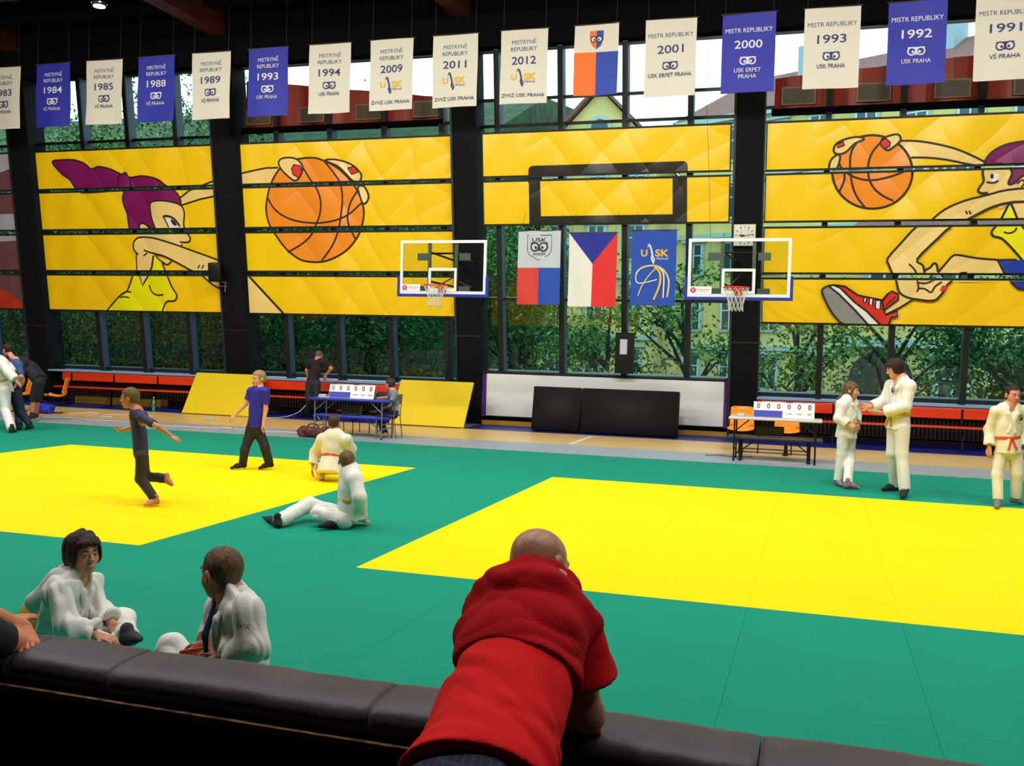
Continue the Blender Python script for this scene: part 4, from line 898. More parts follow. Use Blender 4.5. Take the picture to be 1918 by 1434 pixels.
for (a, ra), (b, rb) in zip(P[:-1], P[1:]): mb.cyl((-15.46, 20.35, -.04+a), (-15.46, 20.35, -.04+b), ra, gl, rb, n=14, caps=(a == 0))
kid(mb, 'bottle_body', bt); mb = MB(); mb.cyl((-15.46, 20.35, .275), (-15.46, 20.35, .30), .016, whs, n=12); kid(mb, 'cap', bt)
# ------------------------------------------------------------------ outside: street, houses, trees, cars
GZ = -1.0
grd = mat('street_asphalt', (92, 96, 98), rough=.9, var=.2, vscale=.6); lawn = mat('grass_strip', (56, 84, 34), rough=1, var=.4, vscale=2, bump=1, bscale=6)
mb = MB(); mb.bx((-90, 22.7, GZ-.3), (70, 130, GZ-.02), grd); mb.obj('street', kind='structure')
mb = MB(); mb.bx((-90, 22.7, GZ-.02), (70, 30.0, GZ), lawn); o = mb.obj('lawn', kind='structure')
hillm = mat('wooded_slope', (50, 78, 36), rough=1, var=.5, vscale=1.2, bump=3, bscale=3, rgb2=(26, 48, 24))
mb = MB(); mb.prism([(36, GZ), (120, GZ), (120, 26), (62, 18), (47, 11.5)], 0, -140, -17.5, hillm); fixn(mb.obj('wooded_slope', kind='structure'))
yw = mat('yellow_ochre_render', (226, 204, 128), rough=.9, var=.15, vscale=.8); trimw = mat('pale_green_stone_trim', (176, 190, 178), rough=.85); tile = mat('brown_red_roof_tiles', (128, 84, 74), rough=.85, var=.3, vscale=4, bump=1, bscale=8)
wing = mat('house_window_glass', (58, 76, 84), rough=.2); wfr = mat('white_window_frame', (206, 214, 214), rough=.6); greyb = mat('pale_blue_grey_render', (150, 168, 176), rough=.9)
def house(label, x0, x1, y, h, depth, wallm_, floors, nwin, roofh, rz=0, arch=None, org=None, gable=False):
    """front wall in local xz at y=0; rotated about its left end"""
    r = thing('town_house', label, 'building', (x0, y, GZ), None, (0, 0, rz)); W_ = x1-x0
    mb = MB(); mb.bx((0, 0, 0), (W_, depth, h), wallm_)
    if gable: mb.prism([(0, h), (W_, h), (W_/2, h+roofh)], 1, 0, depth, wallm_)
    mb.obj('wall', r)
    mb = MB(); z = 0
    for z in [h*(i)/floors for i in range(1, floors+1)]: mb.bx((-.15, -.22, z-.28), (W_+.15, 0, z), trimw)
    mb.bx((-.15, -.45, h-.15), (W_+.15, 0, h+.2), trimw); mb.obj('cornice', r)
    if gable:
        for s_ in (0, 1):
            mb = MB(); a = (W_*s_*1.0+(s_*2-1)*.4, h-.25); b = (W_/2, h+roofh+.1)
            vs = [(a[0], -.5, a[1]), (b[0], -.5, b[1]), (b[0], depth, b[1]), (a[0], depth, a[1])]; vs += [(v[0], v[1], v[2]+.25) for v in vs]
            mb.add(vs, [(0, 1, 2, 3), (7, 6, 5, 4), (0, 4, 5, 1), (1, 5, 6, 2), (2, 6, 7, 3), (3, 7, 4, 0)], tile); mb.obj('roof', r)
        mb = MB(); mb.cyl((W_/2, -.02, h+roofh*.38), (W_/2, -.1, h+roofh*.38), .75, trimw, n=24); mb.cyl((W_/2, -.09, h+roofh*.38), (W_/2, -.14, h+roofh*.38), .5, wing, n=24); mb.obj('round_window', r)
    else:
        mb = MB(); vs = [(-.4, -.4, h+.2), (W_+.4, -.4, h+.2), (W_+.4, depth+.4, h+.2), (-.4, depth+.4, h+.2), (1, depth*.5-.2, h+.2+roofh), (W_-1, depth*.5-.2, h+.2+roofh)]
        mb.add(vs, [(0, 1, 5, 4), (1, 2, 5), (2, 3, 4, 5), (3, 0, 4), (3, 2, 1, 0)], tile); mb.obj('roof', r)
        for q in (.22, .55, .82):
            mb = MB(); mb.bx((W_*q, depth*.35, h+roofh*.4), (W_*q+1.3, depth*.5, h+roofh+1.1), greyb)
            for k in range(4): mb.cyl((W_*q+.2+.3*k, depth*.42, h+roofh+1.1), (W_*q+.2+.3*k, depth*.42, h+roofh+1.5), .09, tile, n=8)
            mb.obj('chimney', r)
    for f in range(floors):
        for k in range(nwin):
            x = W_*(k+.5)/nwin; z0 = h*f/floors+.9; ww, wh = min(1.3, W_/nwin*.42), h/floors*.52
            if f == 0 and arch is not None and k == arch:
                mb = MB(); P = [(x-1.1, 0), (x+1.1, 0)]+[(x+1.1*math.cos(t*math.pi/10), 1.9+1.1*math.sin(t*math.pi/10)) for t in range(11)]
                mb.prism([(p[0], p[1]) for p in P], 1, -.12, -.02, mat('dark_brown_door', (70, 52, 50), rough=.7)); mb.obj('arched_door', r); continue
            mb = MB(); mb.bx((x-ww/2-.16, -.10, z0-.16), (x+ww/2+.16, -.02, z0+wh+.16), trimw); mb.bx((x-ww/2-.3, -.25, z0+wh+.16), (x+ww/2+.3, -.02, z0+wh+.32), trimw)
            w = mb.obj('window_surround', r)
            mb = MB(); mb.bx((x-ww/2, -.12, z0), (x+ww/2, -.10, z0+wh), wing); mb.bx((x-.04, -.14, z0), (x+.04, -.12, z0+wh), wfr); mb.bx((x-ww/2, -.14, z0+wh*.62), (x+ww/2, -.12, z0+wh*.62+.07), wfr)
            for q in (-1, 1): mb.bx((x+q*ww/2-.05, -.14, z0), (x+q*ww/2+.05, -.12, z0+wh), wfr)
            mb.obj('pane', w)
    return r
house('ochre house with a round gable window, seen above the central yellow sheets', -16.4, -9.4, 58, 14.6, 10, yw, 4, 3, 3.6, gable=True)
house('long ochre house with a cornice and brown roof, behind the three flags', -8.2, 15.0, 59.0, 16.0, 12, yw, 5, 9, 3.6, rz=-.50, arch=None)
house('yellow house with an arched dark door, behind the girl and the tall teenager', 1.0, 13.0, 38, 6.8, 5, yw, 2, 5, 1.6, arch=0)
house('distant grey house with a low red roof, left of the round gable window', -34, -18.5, 70, 13.0, 12, greyb, 4, 5, 3)
lf = [mat('leaf_green_a', (72, 118, 44), rough=.6, spec=.3), mat('leaf_green_b', (44, 92, 40), rough=.6, spec=.3), mat('leaf_green_c', (112, 150, 62), rough=.6, spec=.3)]
for m in lf:
    b = m.node_tree.nodes['Principled BSDF']; b.inputs['Transmission Weight'].default_value = 0
bark = mat('dark_tree_bark', (58, 52, 50), rough=.95)
rng = np.random.RandomState(5)
def tree(label, x, y, h, cr, nl, shade, dens=1.0, low=.25, sz=.10):
    r = thing('tree', label, 'tree', (x, y, GZ), 'trees outside the windows'); mb = MB(); tips = []
    base = Vector((0, 0, 0)); lean = Vector((rng.uniform(-.5, .5), rng.uniform(-.3, .3), h*.55)); mb.tube([base, lean*.4+Vector((.1, 0, 0)), lean], [h*.02+.05, h*.015+.04, h*.01+.02], bark, n=8)
    for k in range(9):
        t = rng.uniform(.25, 1); s = lean*t; a = rng.uniform(0, 6.28); L = cr*rng.uniform(.6, 1.05)
        e = s+Vector((math.cos(a)*L, math.sin(a)*L*.8, h*rng.uniform(.08, .38))); m_ = s.lerp(e, .5)+Vector((0, 0, rng.uniform(-.1, .5)))
        mb.tube([s, m_, e], [.07, .045, .015], bark, n=6); tips.append((s, m_, e))
        for j in range(3):
            q = m_.lerp(e, rng.uniform(0, 1)); g = q+Vector((rng.uniform(-1, 1), rng.uniform(-1, 1), rng.uniform(-.2, .8)))*cr*.35; mb.tube([q, q.lerp(g, .5)+Vector((0, 0, .1)), g], [.03, .02, .008], bark, n=5); tips.append((q, g, g))
    mb.obj('trunk', r)
    C_ = []; 
    for s, m_, e in tips: C_ += [m_, e]
    for _ in range(14):
        a = rng.uniform(0, 6.28); rr = cr*math.sqrt(rng.uniform(0, 1)); C_.append(Vector((math.cos(a)*rr, math.sin(a)*rr*.8, h*rng.uniform(low, .93))))
    nl = int(nl*1.7); Ca = np.array([tuple(c) for c in C_]); idx = rng.randint(0, len(Ca), nl)
    P = Ca[idx]+rng.normal(0, 1, (nl, 3))*np.array([.42, .42, .30])*cr*.42
    P = P[P[:, 2] > .15]; n = len(P)
    u = rng.normal(0, 1, (n, 3)); u /= np.linalg.norm(u, axis=1)[:, None]; v = np.cross(u, rng.normal(0, 1, (n, 3))); v /= np.linalg.norm(v, axis=1)[:, None]
    s_ = rng.uniform(.6, 1.2, (n, 1))*sz; vs = np.stack([P-u*s_, P+v*s_*.45, P+u*s_, P-v*s_*.45], 1).reshape(-1, 3)
    me = bpy.data.meshes.new('foliage'); me.from_pydata(vs.tolist(), [], np.arange(n*4).reshape(-1, 4).tolist())
    me.materials.append(lf[shade]); me.materials.append(lf[(shade+1) % 3]); me.polygons.foreach_set('material_index', (rng.rand(n) < .3).astype(int).tolist())
    o = bpy.data.objects.new('foliage', me); COL.objects.link(o); o.parent = r
TL = [('leafy tree outside the left window bay, %s', [(-30, 31, 13.5, 3.4, 6500, 1), (-25.2, 33, 14.0, 3.6, 6500, 1), (-20.5, 30.5, 13.0, 3.2, 6500, 1), (-28, 40, 15, 4, 5000, 0), (-22, 42, 15.5, 4, 5000, 0), (-34, 35, 14, 4, 5000, 1)]),
      ('leafy tree outside the basketball mural bay, %s', [(-17.4, 30, 9.5, 2.8, 6000, 1), (-13.8, 31, 8.0, 2.6, 6000, 0), (-16.5, 38, 10.5, 3.4, 5000, 1), (-12, 37, 8.5, 3, 4000, 0)]),
      ('thin leafy tree outside the central bay, %s', [(-9.6, 31, 7.4, 2.0, 3800, 0), (-6.4, 29.5, 4.6, 1.7, 1500, 2), (-3.7, 31, 6.4, 2.0, 1000, 2), (-10.5, 34, 8.6, 2.2, 3800, 1)]),
      ('thin leafy tree outside the right bay, %s', [(-.6, 29, 5.2, 2.0, 1100, 2), (2.0, 30, 5.4, 2.1, 1000, 0), (5.2, 29, 6.2, 2.2, 3600, 1), (8.4, 31, 7.0, 2.8, 4200, 1)])]
pos = ['nearest to the left', 'middle one', 'rightmost', 'farther back', 'farthest back', 'at the outer edge']
for lb, L in TL:
    for k, a in enumerate(L): tree(lb % pos[k], *a)
hedg = mat('hedge_leaves', (48, 86, 36), rough=.8)
def shrub(label, x0, x1, y, h, n, shade):
    P = np.stack([rng.uniform(x0, x1, n), y+rng.normal(0, .5, n), GZ+np.abs(rng.normal(0, h*.5, n))*(.7+.4*np.sin(rng.uniform(x0, x1)*2))], 1)
    u = rng.normal(0, 1, (n, 3)); u /= np.linalg.norm(u, axis=1)[:, None]; v = np.cross(u, rng.normal(0, 1, (n, 3))); v /= np.linalg.norm(v, axis=1)[:, None]; s_ = .09
    vs = np.stack([P-u*s_, P+v*s_*.5, P+u*s_, P-v*s_*.5], 1).reshape(-1, 3)
    me = bpy.data.meshes.new('shrub_row'); me.from_pydata((vs-np.array([x0, y, GZ])).tolist(), [], np.arange(n*4).reshape(-1, 4).tolist()); me.materials.append(lf[shade]); me.materials.append(hedg); me.polygons.foreach_set('material_index', (rng.rand(n) < .5).astype(int).tolist())
    o = bpy.data.objects.new('shrub_row', me); COL.objects.link(o); o.location = (x0, y, GZ); o['label'] = label; o['category'] = 'shrub'; o['kind'] = 'stuff'
shrub('dense shrubs behind the left window bays', -36, -12, 29.5, 4.6, 60000, 1)
shrub('low shrubs behind the central window bay', -12, -3, 28, 1.7, 7000, 0)
shrub('low shrubs behind the right window bay', -3, 14, 28, 1.0, 4500, 1)
def car(label, x, y, col, L=4.1):
    r = thing('parked_car', label, 'car', (x, y, GZ), 'cars parked on the street'); body = mat('car_paint_'+label.split()[0], col, rough=.25, coat=.6); cg = mat('car_window_glass', (40, 60, 66), rough=.1); ty = mat('tyre_rubber', (22, 22, 24), rough=.8)
    pr = [(-L/2, .30), (-L/2, .72), (-L/2+.25, .86), (-L*.27, .92), (-L*.13, 1.36), (L*.22, 1.40), (L*.36, .96), (L/2-.08, .86), (L/2, .66), (L/2, .30)]
    mb = MB(); mb.prism([(p[0], p[1]) for p in smooth_line(pr, True, 3)], 1, -.82, .82, body); o = mb.obj('body', r); bv_ = o.modifiers.new('b', 'BEVEL'); bv_.width = .06; bv_.segments = 2; bv_.limit_method = 'ANGLE'
    for a, b in (((-L*.24, .93), (-L*.12, 1.30)),): pass
    mb = MB()
    for s_ in (-.83, .83):
        for P in ([(-L*.23, .95), (-L*.02, .95), (-L*.02, 1.30), (-L*.12, 1.28)], [(.0, .95), (L*.17, .95), (L*.16, 1.32), (.0, 1.31)], [(L*.19, .96), (L*.32, .99), (L*.21, 1.31), (L*.18, 1.32)]): mb.prism(P, 1, s_-.005, s_+.005, cg)
    mb.obj('side_glass', r)
    for xx in (-L*.31, L*.31):
        for s_ in (-.72, .72): mb = MB(); mb.cyl((xx, s_-.1, .31), (xx, s_+.1, .31), .31, ty, n=20); mb.cyl((xx, s_-.11, .31), (xx, s_+.11, .31), .18, steelg, n=16); mb.obj('wheel', r)
car('pink red car parked outside the right window bay', -.9, 34.2, (176, 60, 96))
car('grey car parked outside the basketball mural bay', -14.6, 33.6, (84, 96, 104))
# ------------------------------------------------------------------ figures: smooth implicit bodies turned into one surface
def V(*a): return np.array(a[0] if len(a) == 1 else a, float)
def surface(f, lo, hi, h):
    """surface nets over the zero level of f"""
    lo = np.floor(np.array(lo)/h)*h-h*1.5; n = np.ceil((np.array(hi)-lo)/h).astype(int)+3
    ax = [lo[i]+h*np.arange(n[i]) for i in range(3)]
    G = np.stack(np.meshgrid(*ax, indexing='ij'), -1).reshape(-1, 3)
    D = f(G).reshape(n); S = D < 0
    for i in range(3):
        sl = [slice(None)]*3; sl[i] = 0; S[tuple(sl)] = False; sl[i] = -1; S[tuple(sl)] = False
    D = np.where(S, np.minimum(D, -1e-7), np.maximum(D, 1e-7))
    c = S[:-1, :-1, :-1].astype(np.int8)
    for dx, dy, dz in [(a, b, d) for a in (0, 1) for b in (0, 1) for d in (0, 1)][1:]:
        c = c+S[dx:n[0]-1+dx, dy:n[1]-1+dy, dz:n[2]-1+dz]
    act = (c > 0) & (c < 8); idx = -np.ones(act.shape, int); I = np.argwhere(act); idx[act] = np.arange(len(I))
    acc = np.zeros((len(I), 3)); cnt = np.zeros(len(I)); corner = [(a, b, d) for a in (0, 1) for b in (0, 1) for d in (0, 1)]
    for p in corner:
        for a in range(3):
            if p[a] == 1: continue
            q = list(p); q[a] = 1; q = tuple(q)
            d0 = D[I[:, 0]+p[0], I[:, 1]+p[1], I[:, 2]+p[2]]; d1 = D[I[:, 0]+q[0], I[:, 1]+q[1], I[:, 2]+q[2]]
            x = (d0 < 0) != (d1 < 0); t = np.zeros(len(I)); t[x] = d0[x]/(d0[x]-d1[x])
            pt = np.array(p, float)[None].repeat(len(I), 0); pt[:, a] += t; acc[x] += pt[x]; cnt[x] += 1
    vs = lo+h*(I+acc/np.maximum(cnt, 1)[:, None]); F = []
    for a in range(3):
        b, c2 = (a+1) % 3, (a+2) % 3; sl0 = [slice(None)]*3; sl1 = [slice(None)]*3; sl0[a] = slice(0, -1); sl1[a] = slice(1, None)
        e = S[tuple(sl0)] != S[tuple(sl1)]; P = np.argwhere(e)
        P = P[(P[:, b] > 0) & (P[:, c2] > 0) & (P[:, b] < n[b]-1) & (P[:, c2] < n[c2]-1)]
        if not len(P): continue
        neg = S[P[:, 0], P[:, 1], P[:, 2]]; q = []
        for db, dc in ((0, 0), (1, 0), (1, 1), (0, 1)):
            R = P.copy(); R[:, b] -= db; R[:, c2] -= dc; q.append(idx[R[:, 0], R[:, 1], R[:, 2]])
        q = np.stack(q, 1); q[~neg] = q[~neg][:, ::-1]; F.append(q)
    return vs, np.concatenate(F) if F else np.zeros((0, 4), int)
def smin(a, b, k):
    if k <= 0: return np.minimum(a, b)
    h = np.clip(.5+.5*(b-a)/k, 0, 1); return b+(a-b)*h-k*h*(1-h)
def smax(a, b, k): return -smin(-a, -b, k)
class Sdf:
    """ordered list of shapes; op: '+' blend, '-' carve, '&' keep inside"""
    def __init__(s): s.L = []; s.lo = np.full(3, 1e9); s.hi = np.full(3, -1e9); s.disp = None
    def _b(s, pts, r):
        for p in pts: s.lo = np.minimum(s.lo, np.array(p)-r); s.hi = np.maximum(s.hi, np.array(p)+r)
    def cone(s, a, b, ra, rb, k=.02, op='+', flat=None, cut=False, cut0=False):
        a, b = V(a), V(b); s.L.append(('c', a, b, ra, rb, k, op, flat, cut, cut0)); 
        if op == '+': s._b((a, b), max(ra, rb)*1.15)
        return s
    def ell(s, c, r, R=None, k=.02, op='+'):
        c = V(c); r = V(r); s.L.append(('e', c, r, R, k, op)); 
        if op == '+': s._b((c,), max(r))
        return s
    def plane(s, p, n, k=.0, op='&'): s.L.append(('p', V(p), _n(n), k, op)); return s
    def box(s, c, hf, R=None, k=.01, op='+', rd=.01):
        c = V(c); hf = V(hf); s.L.append(('b', c, hf, R, k, op, rd)); 
        if op == '+': s._b((c,), np.linalg.norm(hf))
        return s
    def __call__(s, P):
        d = np.full(len(P), 1e3)
        for q in s.L:
            if q[0] == 'c':
                _, a, b, ra, rb, k, op, flat, cut, cut0 = q; ab = b-a; L = np.linalg.norm(ab)+1e-9; t0 = (P-a)@ab/(L*L); t = np.clip(t0, 0, 1)
                v = P-(a+t[:, None]*ab)
                if flat is not None:
                    w = _n(flat[0]); vw = v@w; rr = np.sqrt(np.maximum((v*v).sum(1)+vw*vw*(1/flat[1]**2-1), 0))
                    e = rr-(ra+(rb-ra)*t)
                else: e = np.sqrt((v*v).sum(1))-(ra+(rb-ra)*t)
                if cut: e = np.maximum(e, (t0-1)*L)
                if cut0: e = np.maximum(e, -t0*L)
            elif q[0] == 'e':
                _, c, r, R, k, op = q; v = P-c
                if R is not None: v = v@R
                kk = v/r; l = np.sqrt((kk*kk).sum(1)); e = (l-1)*np.min(r) if True else 0
                g = np.sqrt(((kk/r)**2).sum(1))+1e-9; e = np.where(l > .3, l*(l-1)/g, e)
            elif q[0] == 'p': _, p, n_, k, op = q; e = (P-p)@n_
            else:
                _, c, hf, R, k, op, rd = q; v = P-c
                if R is not None: v = v@R
                w = np.abs(v)-(hf-rd); e = np.sqrt((np.maximum(w, 0)**2).sum(1))+np.minimum(w.max(1), 0)-rd
            if op == '+': d = smin(d, e, k)
            elif op == '-': d = smax(d, -e, k)
            else: d = smax(d, e, k)
        if s.disp is not None: d = d+s.disp(P)
        return d
def folds(amp, freq=14, seed=0, dirn=None):
    freq = freq*1.75; r = np.random.RandomState(seed); K_ = r.normal(0, 1, (5, 3)); K_ /= np.linalg.norm(K_, axis=1)[:, None]; ph = r.uniform(0, 6, 5); fr = freq*np.array([.6, .8, 1, 1.3, 1.7])
    if dirn is not None: K_ = K_-(K_@_n(dirn))[:, None]*_n(dirn)*.88
    def f(P):
        w = .02*np.sin(P@np.array([9., 6, 11])+seed)+.012*np.sin(P@np.array([-13., 19, 8])+seed*2); s_ = 0
        for i in range(5): s_ = s_+np.sin((P+w[:, None])@(K_[i]*fr[i])+ph[i])*(1, .9, .8, .5, .35)[i]
        return amp*1.5*(.8-np.abs(s_)/1.8)
    return f
def mesh_from(parts, name, m, parent, loc, label=None):
    """parts: list of (sdf, voxel); joined as one mesh"""
    VS = []; FS = []; n = 0
    for sdf, h in parts:
        v, f = surface(sdf, sdf.lo-h*2-.01, sdf.hi+h*2+.01, h)
        if len(v) == 0: continue
        VS.append(v-np.array(loc)); FS.append(f+n); n += len(v)
    if not VS: return None
    me = bpy.data.meshes.new(name); me.from_pydata(np.concatenate(VS).tolist(), [], np.concatenate(FS).tolist()); me.materials.append(m)
    me.polygons.foreach_set('use_smooth', [True]*len(me.polygons)); me.update()
    o = bpy.data.objects.new(name, me); COL.objects.link(o); o.parent = parent
    if label: o['label'] = label
    return o
SKIN = mat('light_skin', (214, 158, 128), rough=.55, spec=.35); SKIN2 = mat('tanned_skin', (186, 122, 92), rough=.5, spec=.4); SKIN3 = mat('rosy_skin', (204, 138, 110), rough=.5, spec=.4)
LIP = mat('lip_colour', (170, 84, 76), rough=.5); EYEW = mat('eye_white', (188, 178, 170), rough=.4); EYED = mat('dark_iris', (44, 34, 30), rough=.2)
def hairm(name, c): return mat(name, c, rough=.55, bump=1.0, bscale=90, stretch=(1, 1, .25), var=.35, vscale=30, spec=.3)
HB = hairm('dark_brown_hair', (50, 32, 26)); HL = hairm('light_brown_hair', (112, 86, 58)); HM = hairm('mid_brown_hair', (74, 54, 40)); HBL = hairm('blond_hair', (166, 142, 98)); HG = hairm('grey_short_hair', (110, 100, 94))
GI = mat('white_gi_cotton', (224, 224, 220), rough=.9, bump=.2, bscale=120, spec=.15); GIY = mat('yellowed_gi_cotton', (224, 216, 178), rough=.9, bump=.2, bscale=120, spec=.15, var=.2, vscale=4, rgb2=(226, 222, 206))
BY = mat('yellow_belt_cotton', (206, 158, 24), rough=.8); BO = mat('orange_belt_cotton', (214, 74, 26), rough=.8); SOCKB = mat('black_sock_knit', (26, 25, 28), rough=.9); SOCKG = mat('grey_sock_knit', (112, 112, 116), rough=.9)
def frame(fwd, up):
    f = _n(fwd); u = V(up); u = u-f*(u@f); u = _n(u); r = np.cross(f, u); return np.stack([r, f, u], 1) # columns: right, forward, up
def head_sdf(c, R, s, neck=None, nr=None, smile=False, ears=True, child=False):
    """c centre, R frame, s head height"""
    W_ = lambda x, y, z: c+R@(V(x, y, z)*s); S = Sdf(); E = lambda p, r, k=.03, op='+': S.ell(W_(*p), V(*r)*s, R, k*s, op)
    E((0, -.06, .14), (.345, .42, .36)); E((0, .10, -.12), (.275, .28, .34), .12); E((0, .16, -.33), (.17, .18, .15), .14)
    E((0, .27, -.41), (.085, .08, .07), .08); E((-.17, .21, -.13), (.10, .10, .10), .10); E((.17, .21, -.13), (.10, .10, .10), .10)
    S.cone(W_(-.15, .335, .09), W_(.15, .335, .09), .045*s, .045*s, .06*s)
    for q in (-1, 1): E((q*.135, .41, .02), (.075, .05, .05), .05, '-')
    S.cone(W_(0, .36, .05), W_(0, .455, -.11), .028*s, .05*s, .04*s); 
    for q in (-1, 1): E((q*.045, .415, -.12), (.04, .045, .03), .03)
    E((0, .36, -.245), (.105, .05, .035), .03); S.cone(W_(-.09, .405, -.25), W_(.09, .405, -.25), .012*s, .012*s, .012*s, '-')
    E((0, .345, -.30), (.08, .045, .03), .03)
    if ears:
        for q in (-1, 1):
            E((q*.36, -.03, -.03), (.04, .09, .135), .02); E((q*.405, .0, -.02), (.028, .05, .08), .02, '-')
    if neck is not None: S.cone(W_(0, -.12, -.22), neck, nr, nr*1.12, .06*s)
    return S, W_
def hair_sdf(c, R, s, style, th=.045):
    W_ = lambda x, y, z: c+R@(V(x, y, z)*s); S = Sdf(); E = lambda p, r, k=.03, op='+': S.ell(W_(*p), V(*r)*s, R, k*s, op)
    if style == 'short':
        E((0, -.06, .14), (.345+th, .42+th, .36+th)); E((0, -.20, -.08), (.27+th, .22+th, .22), .06)
        S.box(W_(0, .52, -.30), V(.6, .34, .55)*s, R, .05*s, '-', .03*s)       # face opening
        S.plane(W_(0, 0, -.26), -R[:, 2], .03*s)
        for q in (-1, 1): E((q*.40, .02, -.06), (.12, .12, .17), .03, '-')
    elif style == 'mop':
        E((0, -.07, .14), (.40+th, .46+th, .41+th)); E((0, -.16, -.12), (.36+th, .32+th, .30), .08); E((0, .26, .28), (.30, .20, .15), .08)
        for q in (-1, 1): E((q*.33, .10, -.02), (.10, .16, .26), .08)
        S.box(W_(0, .54, -.30), V(.29, .36, .50)*s, R, .05*s, '-', .03*s); S.box(W_(.06, .54, .16), V(.12, .30, .10)*s, R, .05*s, '-', .03*s); S.plane(W_(0, 0, -.36), -R[:, 2], .05*s)
    elif style == 'long':
        E((0, -.07, .14), (.365+th, .44+th, .38+th)); E((0, -.22, -.12), (.30+th, .24+th, .34), .08)
        for q in (-1, 1): E((q*.31, .02, -.08), (.08, .16, .30), .06)
        S.box(W_(0, .54, -.32), V(.29, .32, .50)*s, R, .05*s, '-', .03*s)
    elif style == 'crop':
        th = .03
        E((0, -.065, .145), (.355, .43, .375)); E((0, -.2, -.02), (.27, .23, .24), .06); S.box(W_(0, .52, -.28), V(.6, .34, .55)*s, R, .04*s, '-', .03*s); S.plane(W_(0, 0, -.24), -R[:, 2], .02*s)
        for q in (-1, 1): E((q*.42, .03, -.07), (.13, .13, .16), .02, '-')
    S.disp = folds((.020 if style in ('mop', 'long') else .007)*s, 60, 3, R[:, 2]+R[:, 1]*.4)
    return S
def hand_sdf(wrist, d, n_, L, side, curl=.35, spread=.12, thumb_in=.4, fc=None):
    """d: finger direction, n_: direction the palm faces, side: +1/-1 picks the thumb side"""
    d = _n(d); n_ = V(n_); n_ = _n(n_-d*(n_@d)); t = np.cross(d, n_)*side; S = Sdf(); w = V(wrist)
    k = L*.03
    S.cone(w-d*L*.05, w+d*L*.10, L*.145, L*.15, k, flat=(n_, .7))
    for q in (-.15, -.05, .05, .15): S.cone(w+d*L*.06+t*q*L*.75, w+d*L*.47+t*q*L*1.25, L*.10, L*.075, L*.06, flat=(n_, .85))
    F = ((.185, .44, .46), (.065, .48, .52), (-.06, .47, .48), (-.175, .42, .38))
    for i, (o_, st, ln) in enumerate(F):
        cc = curl if fc is None else fc[i]; b = w+d*L*st+t*o_*L; a = 0; dirv = d+t*(o_*spread*2)
        for j, (fr, rr) in enumerate(((.45, .058), (.30, .052), (.25, .046))):
            a += cc*(.55, 1.0, .8)[j]; v = _n(_n(dirv)*math.cos(a)+n_*math.sin(a)); e = b+v*L*ln*fr
            S.cone(b, e, L*rr, L*(rr-.005), L*.012); b = e
    b = w+d*L*.12+t*L*.13; v = _n(d*.75+t*.75+n_*thumb_in*.6); e = b+v*L*.24; S.cone(b, e, L*.085, L*.062, L*.05)
    v2 = _n(d*.95+t*.25+n_*thumb_in); e2 = e+v2*L*.19; S.cone(e, e2, L*.060, L*.052, L*.012); v3 = _n(d*1.0+t*.05+n_*thumb_in*1.2); S.cone(e2, e2+v3*L*.13, L*.052, L*.042, L*.012)
    return S
def eyes(par, loc, W_, s, m=EYED, brow=None, look=(0, 0)):
    for q in (-1, 1):
        mb = MB(); c = Vector(W_(q*.135, .345, .02)); mb.sph(c, .047*s, EYEW, n=12); f = Vector(W_(q*.135+look[0]*.02, .395, .02+look[1]*.02)); mb.sph(c.lerp(f, .42), .033*s, m, n=10)
        o = mb.obj('eye', None, loc=loc); o.location = (0, 0, 0); o.parent = par
        if brow:
            mb = MB(); mb.tube([Vector(W_(q*.06, .385, .115)), Vector(W_(q*.14, .385, .135)), Vector(W_(q*.21, .345, .11))], [.014*s, .018*s, .010*s], brow, n=6)
            o = mb.obj('eyebrow', None, loc=loc); o.location = (0, 0, 0); o.parent = par
def blob(S, name, m, par, loc, h, label=None): return mesh_from([(S, h)], name, m, par, loc, label)
def lerp(a, b, t): return V(a)+(V(b)-V(a))*t
